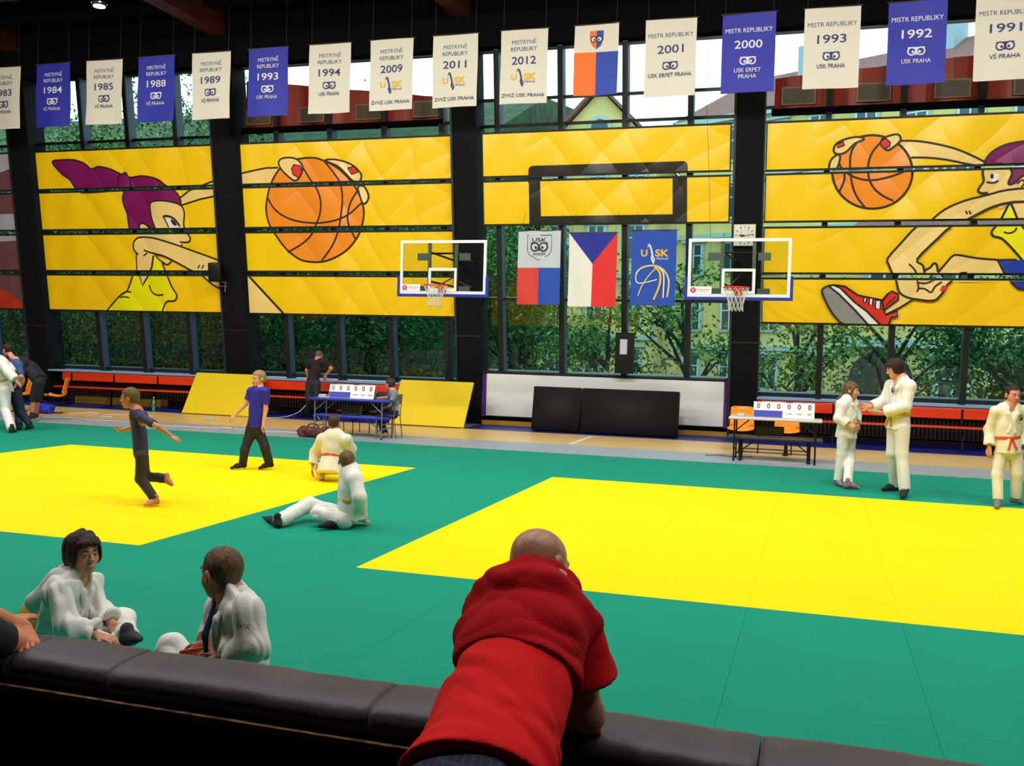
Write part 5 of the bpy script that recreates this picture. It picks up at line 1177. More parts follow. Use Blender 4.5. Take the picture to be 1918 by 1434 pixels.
# ------------------------------------------------------------------ people
def jn(p, Y0):
    if p[0] == 'z': return V(atZ(p[1], p[2], p[3]))
    return V(atY(p[0], p[1], Y0+(p[2] if len(p) > 2 else 0)))
def foot(S, an, to, s, k=.02, up=None):
    an, to = V(an), V(to); d = _n(to-an); heel = an-_n(V(d[0], d[1], 0)+1e-6)*.035*s+V(0, 0, -.03*s)
    u = V(0, 0, 1.) if up is None else _n(up)
    S.cone(an+V(0, 0, .05*s), an, .042*s, .04*s, k); S.cone(an, heel, .038*s, .032*s, k); S.cone(heel, lerp(an, to, .55), .034*s, .040*s, .03*s); S.cone(lerp(an, to, .35), to, .042*s, .030*s, .03*s, flat=(u, .75))
def person(label, Y0, j, s, hs, fwd, up=(0, 0, 1), skin=SKIN, hair=('short', HB), top='gi', topm=GI, botm=GI, footm=None, belt=None, hands=None, vox=.012, sleeve=1.0, leg=1.0, seed=0, cat='person', skirt=.16, knot=True, foldamp=.006, emblem=None, barefoot=False, face=True, extra=None, topr=1.0, legr=1.0, smile=False, eyem=EYED, name='person', lean_v=None, vneck=True):
    J = {k: jn(v, Y0) for k, v in j.items()}
    base = V(J['pelvis'][0], J['pelvis'][1], 0); r = thing(name, label, cat, tuple(base)); loc = tuple(base)
    lat = _n(J['shR']-J['shL']); upv = _n(J['neck']-J['pelvis']); F = _n(np.cross(upv, lat)); lath = _n(J['hipR']-J['hipL'])
    Fh = _n(np.cross(_n(J['waist']-J['pelvis']+1e-9), lath)); R = frame(fwd, up); hc = J['head']
    parts = []
    # body: one continuous surface; head and hands sampled finer and fused to it
    B = Sdf(); t = s
    sm = (J['shL']+J['shR'])/2; ch = lerp(J['neck'], J['waist'], .42)
    B.cone(J['shL'], J['shR'], .05*t, .05*t, .03*t); B.cone(lerp(J['neck'], sm, .3), J['waist'], .115*t, .105*t, .05*t, flat=(F, .75)); B.cone(J['waist'], J['pelvis'], .105*t, .115*t, .05*t, flat=(Fh, .8))
    B.cone(J['neck'], hc-R[:, 2]*hs*.3-R[:, 1]*hs*.10, .055*t, .05*t, .04*t)
    for q in 'LR':
        B.cone(J['sh'+q], J['el'+q], .050*t, .040*t, .02*t); B.cone(J['el'+q], J['wr'+q], .040*t, .027*t, .02*t)
        B.cone(J['hip'+q], J['kn'+q], .078*t, .055*t, .04*t); B.cone(J['kn'+q], J['an'+q], .055*t, .036*t, .02*t)
        if barefoot or footm is None: foot(B, J['an'+q], J['to'+q], s)
    parts.append((B, max(vox, .010)))
    H, W_ = head_sdf(hc, R, hs, lerp(hc-R[:, 2]*hs*.3, J['neck'], .6), .048*t); parts.append((H, min(vox*.6, .007)))
    for q in 'LR':
        if hands and q in hands:
            d, n_, cu = hands[q][:3]; sd = -1 if q == 'R' else 1
            parts.append((hand_sdf(J['wr'+q], V(*d), V(*n_), .175*t*(1.0), sd, cu), min(.0045, vox)))
        else:
            d = _n(J['wr'+q]-J['el'+q]); parts.append((hand_sdf(J['wr'+q], d, V(*( (0, 0, -1) if abs(d[2]) < .7 else tuple(-F) )) , .175*t, -1 if q == 'R' else 1, .35), min(.0045, vox)))
    mesh_from(parts, 'body', skin, r, loc)
    if face: eyes(r, loc, W_, hs, eyem, hair[1])
    L_ = Sdf(); L_.cone(W_(-.075, .395, -.255), W_(.075, .395, -.255), .022*hs, .022*hs, .01, flat=(R[:, 1], .6)); L_.ell(W_(0, .405, -.28), V(.07, .025, .022)*hs, R, .01)
    if face and vox < .011: mesh_from([(L_, .0028)], 'lips', LIP, r, loc)
    if smile:
        L_ = Sdf(); L_.ell(W_(0, .40, -.265), V(.085, .035, .03)*hs, R, .01); mesh_from([(L_, .0025)], 'teeth', EYEW, r, loc)
    if hair: mesh_from([(hair_sdf(hc, R, hs, hair[0]), min(vox*.6, .008))], 'hair', hair[1], r, loc)
    # lower clothes
    P = Sdf(); P.cone(lerp(J['pelvis'], J['waist'], .5), J['pelvis'], .128*t, .14*t, .04*t, flat=(Fh, .8))
    for q in 'LR':
        kn, an = J['kn'+q], J['an'+q]; rk = (.098, .080, .072) if legr == 1.0 else (.098*legr, .080*legr, .072*legr)
        P.cone(J['hip'+q], kn, rk[0]*t, rk[1]*t, .045*t)
        e = lerp(kn, an, leg) if leg <= 1 else an; 
        if leg > .15: P.cone(kn, e, rk[1]*t, rk[2]*t, .03*t, cut=True)
    P.disp = folds(foldamp*.8, 24, seed+2, _n(J['knR']-J['hipR'])+_n(J['anL']-J['knL']))
    mesh_from([(P, vox)], 'trousers' if leg > .5 else 'shorts', botm, r, loc)
    # upper clothes
    T = Sdf(); g = topr; wst = J['waist']
    if top == 'gi':
        T.cone(lerp(J['neck'], ch, .45), lerp(ch, wst, .5), .155*t*g, .16*t*g, .05*t, flat=(F, .74)); T.cone(lerp(ch, wst, .4), wst, .16*t*g, .14*t*g, .04*t, flat=(F, .8))
        hem = J['pelvis']+_n(J['pelvis']-wst)*(skirt*t-.06*t)
        T.cone(wst, hem, .145*t*g, .175*t*g, .03*t, flat=(Fh, .85), cut=True)
        T.cone(lerp(J['neck'], sm, .2), J['neck']+_n(hc-J['neck'])*.02*t-F*.01*t, .085*t, .070*t, .03*t); T.cone(J['neck'], J['shL'], .072*t, .07*t, .03*t); T.cone(J['neck'], J['shR'], .072*t, .07*t, .03*t)
        for q in 'LR':
            T.cone(lerp(sm, J['sh'+q], .55), J['sh'+q], .085*t*g, .082*t*g, .04*t); T.cone(J['sh'+q], J['el'+q], .082*t*g, .076*t*g, .03*t); w = lerp(J['el'+q], J['wr'+q], sleeve*.86)
            T.cone(J['el'+q], w, .076*t*g, .078*t*g, .03*t, cut=True)
            T.cone(lerp(J['el'+q], w, .75), w+_n(w-J['el'+q])*.04, .02*t, .062*t, .01*t, op='-')
        T.cone(J['neck']+_n(hc-J['neck'])*.02*t, J['neck']+_n(hc-J['neck'])*.12*t, .056*t, .062*t, .01*t, op='-')
        if vneck:
            fr = ch+F*.12*t; T.cone(J['neck']+F*.07*t+upv*.03*t, lerp(J['neck'], wst, .46)+F*.150*t, .055*t, .014*t, .015*t, op='-')
    else:
        T.cone(lerp(J['neck'], ch, .4), lerp(ch, wst, .6), .135*t*g, .132*t*g, .05*t, flat=(F, .74)); T.cone(lerp(ch, wst, .5), J['pelvis']+_n(J['pelvis']-wst)*.02*t, .132*t*g, .142*t*g, .04*t, flat=(F, .8), cut=True)
        T.cone(lerp(J['neck'], sm, .4), J['neck'], .075*t, .064*t, .03*t); T.cone(J['neck'], J['shL'], .070*t, .066*t*g, .03*t); T.cone(J['neck'], J['shR'], .070*t, .066*t*g, .03*t); T.cone(J['shL'], J['shR'], .068*t, .068*t, .03*t)
        for q in 'LR':
            T.cone(lerp(sm, J['sh'+q], .5), J['sh'+q], .070*t*g, .068*t*g, .04*t); e = lerp(J['sh'+q], J['el'+q], sleeve*.75); T.cone(J['sh'+q], e, .068*t*g, .064*t*g, .02*t, cut=True)
            T.cone(lerp(J['sh'+q], e, .7), e+_n(e-J['sh'+q])*.03, .02*t, .053*t, .01*t, op='-')
        T.cone(J['neck']+_n(hc-J['neck'])*.012*t, J['neck']+_n(hc-J['neck'])*.1*t, .056*t, .06*t, .01*t, op='-')
    T.disp = folds(foldamp, 24 if foldamp < .008 else 31, seed, upv+(J['elL']-J['shL'])*-.8)
    mesh_from([(T, vox)], 'jacket' if top == 'gi' else 't_shirt', topm, r, loc)
    if top == 'gi' and vneck:
        Lp = Sdf(); cr = lerp(J['neck'], wst, .84)+F*.126*t*g
        for sg in (-1, 1):
            a = J['neck']+lat*sg*.066*t+upv*.02*t; b = lerp(J['neck'], wst, .26)+lat*sg*.062*t+F*.116*t*g; c = cr-lat*sg*.045*t
            Lp.cone(a-F*.02*t, a+F*.035*t, .026*t, .026*t, .01); Lp.cone(a+F*.03*t, b, .030*t, .030*t, .01, flat=(F, .42)); Lp.cone(b, c, .030*t, .028*t, .01, flat=(F, .42))
        mesh_from([(Lp, vox*.7)], 'lapel', topm, r, loc)
    if belt is not None and belt != 0:
        Bt = Sdf(); c = wst-_n(wst-J['pelvis'])*.015*t; u2 = _n(wst-J['pelvis']); rr = .152*t*g
        Bt.cone(c+u2*.02*t, c-u2*.02*t, rr+.012*t, rr+.013*t, .0, flat=(F, .8), cut=True, cut0=True); Bt.cone(c+u2*.05*t, c-u2*.05*t, rr*.9, rr*.9, .004, op='-', flat=(F, .8))
        if knot:
            kp = c+F*(rr*.8+.012*t); Bt.ell(kp, (.03*t, .03*t, .025*t), None, .01)
            for sg in (-1, 1): e = kp+lat*sg*.06*t-u2*.17*t+F*.02*t; Bt.cone(kp, e, .018*t, .020*t, .006, flat=(F, .35), cut=True)
        mesh_from([(Bt, vox*.65)], 'belt', belt, r, loc)
    if footm is not None:
        for q in 'LR':
            S = Sdf(); foot(S, J['an'+q], J['to'+q], s*1.06); mesh_from([(S, vox*.7)], 'sock', footm, r, loc)
    if emblem:
        pos, nrm, sz = emblem(J, F, lat, upv, t); mb = MB(); q = Vector(tuple(nrm)).to_track_quat('Z', 'Y').to_matrix()
        A = Art(step=.001); A.fill([(sz*math.cos(a*.35), sz*1.3*math.sin(a*.35)) for a in range(18)], inkd); A.line([(sz*.5*math.cos(a*.6), sz*.8*math.sin(a*.6)) for a in range(8)], sz*.18, whs)
        m2 = MB(); A.build(m2); m2.v = [tuple(q@Vector(v)+Vector(tuple(pos))) for v in m2.v]; o = m2.obj('emblem', None, loc=loc); o.location = (0, 0, 0); o.parent = r
    if extra: extra(r, loc, J, W_, F, lat, upv, t)
    return r
def C(ox, oy, k):
    return lambda x, y, dY=0: (ox+x/k, oy+y/k, dY)
# tall teenager
c = C(1540, 660, 5.12)
person('tall teenager in white judo suit with yellow belt, adjusting the girl\'s jacket', 13.53, dict(head=c(695, 155), neck=c(765, 262), waist=c(738, 572), pelvis=c(728, 690), shL=c(838, 325, -.17), elL=c(800, 515, -.22), wrL=c(575, 578, -.16), shR=c(672, 322, .14), elR=c(600, 470, .12), wrR=c(455, 520, .05),
    hipL=c(765, 715, -.08), knL=c(762, 970, -.08), anL=('z', 1695, 917, .08), toL=('z', 1690, 930, .035), hipR=c(690, 715, .08), knR=c(678, 960, .10), anR=('z', 1677, 908, .08), toR=('z', 1655, 916, .03)),
    1.0, .238, (-1, -.35, -.38), skin=SKIN, hair=('mop', HB), belt=BY, footm=SOCKB, hands={'L': ((-1, .05, .03), (0, .5, .9), .25), 'R': ((-1, .0, .12), (0, -1, -.2), .35)}, vox=.011, seed=4, skirt=.12,
    emblem=lambda J, F, lat, up, t: (lerp(J['neck'], J['waist'], .33)+F*.155-lat*.045, F, .03))
# girl
def braid(r, loc, J, W_, F, lat, up, t):
    S = Sdf(); a = W_(0, -.40, -.05); P = [a, W_(.05, -.44, -.35), J['neck']-F*.11+lat*.06-up*.0, J['neck']-F*.02+lat*.13-up*.10]
    for i in range(3): S.cone(P[i], P[i+1], .034-.006*i, .030-.007*i, .01)
    S.disp = folds(.006, 60, 2); mesh_from([(S, .008)], 'ponytail', HL, r, loc)
person('girl with brown ponytail in white judo suit and hanging yellow belt', 14.04, dict(head=c(282, 362), neck=c(252, 442), waist=c(248, 655), pelvis=c(238, 750), shR=c(190, 502, -.13), elR=c(155, 632, -.17), wrR=c(250, 700, -.17), shL=c(295, 485, .12), elL=c(325, 600, .14), wrL=c(322, 680, .02),
    hipR=c(205, 790, -.07), knR=c(185, 970, -.05), anR=('z', 1569.5, 900, .07), toR=('z', 1577, 908, .03), hipL=c(268, 790, .07), knL=c(265, 970, .06), anL=('z', 1588, 906, .07), toL=('z', 1608, 913, .03)),
    .84, .222, (1, -.25, -.12), skin=SKIN, hair=('long', HL), belt=BY, footm=mat('patterned_sock', (120, 140, 150), rough=.9, var=.8, vscale=22, rgb2=(150, 40, 70)), hands={'R': ((1, .1, .1), (.0, .6, -.5), .5)}, vox=.011, seed=9, skirt=.17, topr=1.08, legr=1.05, extra=braid)
# boy at the right edge
c = C(1820, 710, 5.735)
person('boy in yellowed judo suit with orange belt and grey socks at the right edge', 13.17, dict(head=c(440, 170), neck=c(412, 285), waist=c(385, 610), pelvis=c(390, 740), shR=c(262, 350, -.02), elR=c(195, 535, .03), wrR=c(188, 735, -.04), shL=c(545, 345, .05), elL=c(595, 560, .10), wrL=c(578, 745, .02),
    hipR=c(318, 790), knR=c(275, 1020, -.03), anR=('z', 1869, 936, .07), toR=('z', 1867, 949, .03), hipL=c(470, 790, .04), knL=c(482, 1020, .02), anL=('z', 1902, 932, .09), toL=('z', 1914, 942, .03)),
    .86, .228, (.40, -1, -.12), skin=SKIN3, hair=('crop', HB), topm=GIY, botm=GIY, belt=BO, footm=SOCKG, hands={'R': ((0, -.05, -1), (.6, .6, 0), .5), 'L': ((0, 0, -1), (-.6, .6, 0), .4)}, vox=.010, seed=14, skirt=.13, topr=1.05,
    emblem=lambda J, F, lat, up, t: (lerp(J['neck'], J['waist'], .38)+F*.128-lat*.085, F-lat*.3, .028))
# boy in blue t-shirt
c = C(420, 680, 6.825)
person('blond boy in blue t-shirt and black trousers walking across the yellow mat', 11.73, dict(head=c(438, 195), neck=c(438, 325), waist=c(402, 700), pelvis=c(392, 810), shR=c(345, 362, .05), elR=c(280, 515, .0), wrR=c(145, 655, -.08), shL=c(525, 362, -.02), elL=c(530, 590, .0), wrL=c(500, 765, -.05),
    hipR=c(345, 860), knR=c(262, 1110, -.08), anR=('z', 454.5, 868, .075), toR=('z', 434, 876, .03), hipL=c(440, 860, .02), knL=c(525, 1085, .02), anL=('z', 505, 867, .085), toL=('z', 487, 876, .03)),
    .80, .215, (-.5, -1, -.08), skin=SKIN, hair=('short', HBL), top='tee', topm=mat('royal_blue_jersey', (26, 28, 158), rough=.6), botm=mat('black_sport_trousers', (20, 19, 20), rough=.7), footm=SOCKB, hands={'R': ((-.6, -.2, -.6), (.3, .8, -.2), .3), 'L': ((-.2, -.1, -1), (.5, .5, 0), .4)}, vox=.010, seed=21, sleeve=.95, topr=1.05)
# crouching boy from behind
c = C(560, 770, 6.236)
person('crouching boy in white judo suit with orange belt, seen from behind', 11.17, dict(head=c(417, 142, .03), neck=c(418, 262), waist=c(388, 512), pelvis=c(372, 625, -.04), shL=c(275, 330), elL=c(188, 480, .08), wrL=c(160, 640, .02), shR=c(548, 330), elR=c(612, 440, .12), wrR=c(590, 545, .28),
    hipL=c(300, 650), knL=c(225, 615, .36), anL=c(262, 735, -.04), toL=c(262, 790, .07), hipR=c(460, 650), knR=c(560, 615, .36), anR=c(545, 790, .05), toR=c(545, 790, .25)),
    .82, .212, (.02, 1, -.05), skin=SKIN3, hair=('crop', HM), topm=mat('cream_gi_cotton', (224, 220, 198), rough=.9, bump=.2, bscale=120, spec=.15), botm=GI, belt=BO, knot=False, leg=.82, footm=mat('cream_sock_knit', (196, 176, 140), rough=.9), hands={'L': ((-.1, -.05, -1), (.7, .3, 0), .35), 'R': ((0, 1, -.3), (0, 0, -1), .4)}, vox=.010, seed=25, skirt=.19, topr=1.12, legr=1.05, vneck=False)
# sitting boy on the green lane
c5 = C(180, 690, 3.197)
person('boy in white judo suit sitting on the green mat leaning back, black socks', 8.49, dict(head=c(562, 590), neck=c(602, 700), waist=c(600, 1010), pelvis=c(598, 1175), shL=c(655, 790, -.14), elL=c(705, 1000, -.20), wrL=('z', 674, 972, .05), shR=c(565, 770, .14), elR=c(560, 950, .22), wrR=c(520, 1090, .28),
    hipL=c5(1490, 905, -.10), knL=c5(1330, 870, -.12), anL=('z', 634, 978, .06), toL=('z', 600, 985, .04), hipR=c5(1490, 890, .10), knR=c5(1275, 815, .14), anR=('z', 520, 976, .06), toR=c5(1005, 895, .12)),
    .84, .215, (-.35, 1, -.15), skin=SKIN3, hair=('crop', HL), belt=BY, knot=False, footm=SOCKB, hands={'L': ((.6, -.3, -.05), (0, 0, -1), .1)}, vox=.009, seed=31, skirt=.14, topr=1.12, legr=1.12, vneck=False)
# running boy
person('boy running in navy shirt and dark trousers on the left yellow mat', 8.73, dict(head=(243, 745), neck=(254, 769), waist=(263, 826), pelvis=(264, 848), shR=(268, 778, .15), elR=(250, 800, .24), wrR=(226, 806, .18), shL=(266, 782, -.15), elL=(298, 800, -.22), wrL=(322, 817, -.18),
    hipL=(266, 856, -.07), knL=(264, 896, -.06), anL=('z', 291, 936, .065), toL=('z', 272, 945, .03), hipR=(266, 856, .08), knR=(272, 892, .16), anR=(312, 896, .16), toR=(322, 908, .16)),
    .72, .212, (-1, -.35, -.12), skin=SKIN2, hair=('short', HL), top='tee', topm=mat('navy_jersey', (36, 38, 72), rough=.7), botm=mat('charcoal_trousers', (46, 40, 42), rough=.8), barefoot=True, hands={'L': ((1, -.2, -.35), (0, .2, -1), .2), 'R': ((-1, 0, .3), (0, .5, .5), .5)}, vox=.010, seed=35)
# boy at the blue table
c = C(560, 690, 8.69)
person('boy in grey t-shirt sitting at the blue table, arm on the table top', 17.25, dict(head=c(1482, 255), neck=c(1530, 370), waist=c(1575, 640), pelvis=c(1550, 735), shL=c(1568, 415, -.12), elL=c(1470, 600, -.20), wrL=c(1340, 665, -.10), shR=c(1510, 405, .13), elR=c(1450, 470, .20), wrR=c(1300, 478, .12),
    hipL=c(1540, 745, -.08), knL=c(1300, 745, -.10), anL=c(1385, 1050, -.10), toL=c(1330, 1108, -.12), hipR=c(1540, 745, .08), knR=c(1300, 740, .12), anR=c(1410, 1060, .05), toR=c(1350, 1105, .02)),
    .80, .222, (-1, .30, -.12), skin=SKIN, hair=('short', HM), top='tee', topm=mat('grey_melange_jersey', (122, 138, 146), rough=.8), botm=mat('dark_navy_jeans', (28, 34, 66), rough=.8), barefoot=True, vox=.011, seed=41, sleeve=.8)
# man at the window
c = C(380, 620, 4.78)
person('grey haired man in black clothes standing at the bench, seen from behind', 20.25, dict(head=c(1040, 225, .16), neck=c(1035, 262, .04), waist=c(1000, 380), pelvis=c(985, 455), shL=c(960, 275), elL=c(930, 350, .05), wrL=c(940, 420, .15), shR=c(1100, 272), elR=c(1150, 335, .0), wrR=c(1100, 395, .12),
    hipL=c(955, 470), knL=c(950, 600), anL=('z', 578, 775, .05), toL=('z', 578, 770, 0), hipR=c(1020, 470), knR=c(1020, 600, .03), anR=('z', 592, 775, .05), toR=('z', 592, 770, 0)),
    1.0, .235, (.1, .8, -.6), up=(0, .6, .8), skin=SKIN3, hair=('crop', HG), top='tee', topm=mat('black_jersey', (22, 22, 30), rough=.8), botm=mat('dark_blue_grey_slacks', (34, 36, 52), rough=.8), footm=SOCKB, vox=.014, seed=45, face=False, hands={'R': ((-.5, .3, -1), (0, 1, 0), .5)})
# left edge: bending adult, grappling pair
c = C(0, 640, 7.967)
person('adult in dark navy top and shorts bending forward at the left edge', 16.5, dict(head=c(180, 330, .1), neck=c(290, 300, .05), waist=c(520, 430), pelvis=c(590, 560), shL=c(340, 320, -.18), elL=c(330, 520, -.2), wrL=c(260, 720, -.15), shR=c(350, 300, .18), elR=c(330, 500, .2), wrR=c(270, 690, .2),
    hipL=c(570, 610, -.09), knL=c(500, 845, -.09), anL=('z', 60, 778, .08), toL=('z', 55, 784, .03), hipR=c(585, 600, .1), knR=c(560, 840, .1), anR=('z', 68, 776, .08), toR=('z', 64, 782, .03)),
    1.0, .235, (-1, -.1, -.5), up=(-.5, 0, 1), skin=SKIN2, hair=('short', HB), top='tee', topm=mat('black_navy_jersey', (24, 22, 42), rough=.8), botm=mat('black_navy_shorts', (22, 22, 34), rough=.8), leg=.05, vox=.013, seed=50, topr=1.35, legr=1.15, sleeve=1.2, footm=mat('black_sandal', (20, 18, 20)))
person('child in white judo suit grappling at the left picture edge', 14.3, dict(head=(-14, 664, .05), neck=(0, 676), waist=(4, 712), pelvis=(6, 726), shL=(4, 680, -.16), elL=(18, 700, -.22), wrL=(30, 712, -.2), shR=(4, 678, .12), elR=(18, 690, .2), wrR=(32, 700, .2),
    hipL=(10, 732, -.08), knL=(10, 768, -.10), anL=('z', 22, 803, .07), toL=('z', 30, 805, .03), hipR=(2, 732, .08), knR=(-14, 762, .1), anR=('z', -30, 798, .07), toR=('z', -38, 800, .03)),
    .95, .225, (1, 0, -.3), skin=SKIN3, hair=('short', HB), belt=BY, footm=SOCKB, vox=.012, seed=53, topr=1.2, legr=1.1)
person('child in blue top and navy trousers grappling with the white suited child', 14.6, dict(head=(14, 655, .05), neck=(27, 674), waist=(38, 712), pelvis=(30, 730), shL=(30, 682, .12), elL=(12, 690, .1), wrL=(-2, 700, .1), shR=(36, 684, -.12), elR=(40, 705, -.16), wrR=(30, 720, -.14),
    hipL=(26, 736, .08), knL=(34, 768, .10), anL=('z', 36, 798, .07), toL=('z', 28, 799, .03), hipR=(32, 736, -.08), knR=(40, 770, -.04), anR=('z', 56, 796, .09), toR=('z', 50, 802, .03)),
    .88, .225, (-1, .1, -.3), skin=SKIN3, hair=('short', HB), top='tee', topm=mat('denim_blue_jersey', (48, 82, 138), rough=.8), botm=mat('dark_navy_trousers', (26, 28, 58), rough=.8), footm=SOCKB, vox=.012, seed=55, sleeve=1.1)
# ------------------------------------------------------------------ seated boys by the barrier
c = C(30, 980, 5.975)
def b1x(r, loc, J, W_, F, lat, up, t):
    S = Sdf(); a = V(atY(112, 1096, 4.22)); b = V(atY(62, 1126, 4.20)); S.cone(a, b, .10, .045, .03, flat=((0, 1, .0), .6)); S.cone(b, V(atY(100, 1175, 4.2)), .045, .08, .03, flat=((0, 1, 0), .5)); S.disp = folds(.006, 24, 7, (1, 0, .5)); mesh_from([(S, .007)], 'jacket_tail', GI, r, loc)
person('laughing seated boy with thick dark brown hair, in white judo suit', 4.30, dict(head=c(750, 335), neck=c(640, 590), waist=c(510, 1060), pelvis=c(470, 1370), shR=c(480, 745, -.15), elR=c(560, 1120, -.20), wrR=c(905, 1255, -.12), shL=c(800, 690, .16), elL=c(930, 985, .16), wrL=c(1090, 1130, .06),
    hipR=c(480, 1390, -.09), knR=c(820, 1320, -.10), anR=c(1020, 1380, .0), toR=c(1180, 1390, .0), hipL=c(500, 1380, .10), knL=c(1190, 1085, .20), anL=c(1240, 1270, .05), toL=c(1370, 1290, .02)),
    .80, .213, (.93, -.36, .02), skin=SKIN3, hair=('mop', HB), belt=0, footm=mat('dark_grey_sock', (52, 56, 62), rough=.9), hands={'L': ((.55, -.15, -1), (-.5, .2, -.3), .45), 'R': ((1, .1, -.12), (.1, .1, -1), .3)}, vox=.0075, seed=61, skirt=.1, topr=1.12, legr=1.1, foldamp=.011, smile=True, extra=b1x)
mb = MB(); cc = Vector(atY(86, 1166, 4.40)); mb.sph(Vector((cc.x, cc.y, .12)), (.17, .14, .22), mat('yellow_cushion_fabric', (190, 150, 8), rough=.8), n=24)
o = mb.obj('cushion', None, loc=(cc.x, cc.y, 0)); o['label'] = 'yellow rounded cushion behind the laughing boy'; o['category'] = 'cushion'
c = C(280, 1010, 5.7375)
def b2x(r, loc, J, W_, F, lat, up, t):
    S = Sdf(); a = V(J['neck'])+F*.085+lat*-.01+up*.0; b = lerp(J['neck'], J['waist'], .45)+F*.145-lat*.012; d = lerp(J['neck'], J['waist'], .85)+F*.150
    S.cone(a, b, .012, .022, .01, flat=(F, .6)); S.cone(b, d, .020, .014, .01, flat=(F, .6)); mesh_from([(S, .004)], 'lanyard', mat('navy_ribbon', (22, 26, 66), rough=.8), r, loc)
    S = Sdf(); q = lerp(J['neck'], J['waist'], .22)-F*.115-lat*.03; S.ell(q+F*.035, (.04, .03, .05), None); mesh_from([(S, .005)], 'back_patch', mat('bright_blue_patch', (24, 56, 160), rough=.8), r, loc)
    S = Sdf(); a = V(atY(350, 1224, 3.72)); b = V(atY(392, 1216, 3.70)); S.cone(a, b, .035, .03, .01, flat=((0, .6, .8), .4)); S.cone(b, V(atY(398, 1196, 3.74)), .03, .022, .01, flat=((0, 1, 0), .4)); mesh_from([(S, .005)], 'belt', BO, r, loc)
    m2 = MB(); A = Art(step=.001); A.text('IXIIE', 0, 0, .02, inkd, .055); A.build(m2); n_ = _n(V(.25, -1, .25)); q = Vector(tuple(n_)).to_track_quat('Z', 'Y').to_matrix(); q = frame_sleeve(n_); pos = lerp(J['shL'], J['elL'], .38)+n_*.088*t*1.12
    m2.v = [tuple(Vector(tuple(pos))+Vector(tuple(q@V(*v)))) for v in m2.v]; o = m2.obj('sleeve_lettering', None, loc=loc); o.location = (0, 0, 0); o.parent = r
def frame_sleeve(n_):
    y = V(0, 0, 1)-n_*n_[2]; y = _n(y); x = np.cross(y, n_); return np.stack([x, y, n_], 1)
person('seated boy with short light brown hair looking left, in white judo suit', 3.72, dict(head=c(775, 360), neck=c(905, 640), waist=c(1000, 1330), pelvis=c(1010, 1820), shL=c(1055, 790, -.13), elL=c(1125, 1150, -.17), wrL=c(830, 1235, -.10), shR=c(760, 760, .15), elR=c(690, 1000, .16), wrR=c(600, 1130, .08),
    hipL=c(980, 1830, -.09), knL=c(420, 1560, -.08), anL=c(560, 1800, .08), toL=c(700, 1830, .10), hipR=c(960, 1830, .09), knR=c(235, 1190, .16), anR=c(420, 1620, .08), toR=c(330, 1800, .05)),
    .86, .232, (-.93, .30, -.10), skin=SKIN3, hair=('crop', HL), belt=0, footm=SOCKB, hands={'L': ((-1, .05, .1), (0, .2, -1), .35), 'R': ((-.6, -.4, -.7), (-.3, .5, -.3), .3)}, vox=.0075, seed=67, skirt=.1, topr=1.03, legr=1.1, foldamp=.011, extra=b2x)
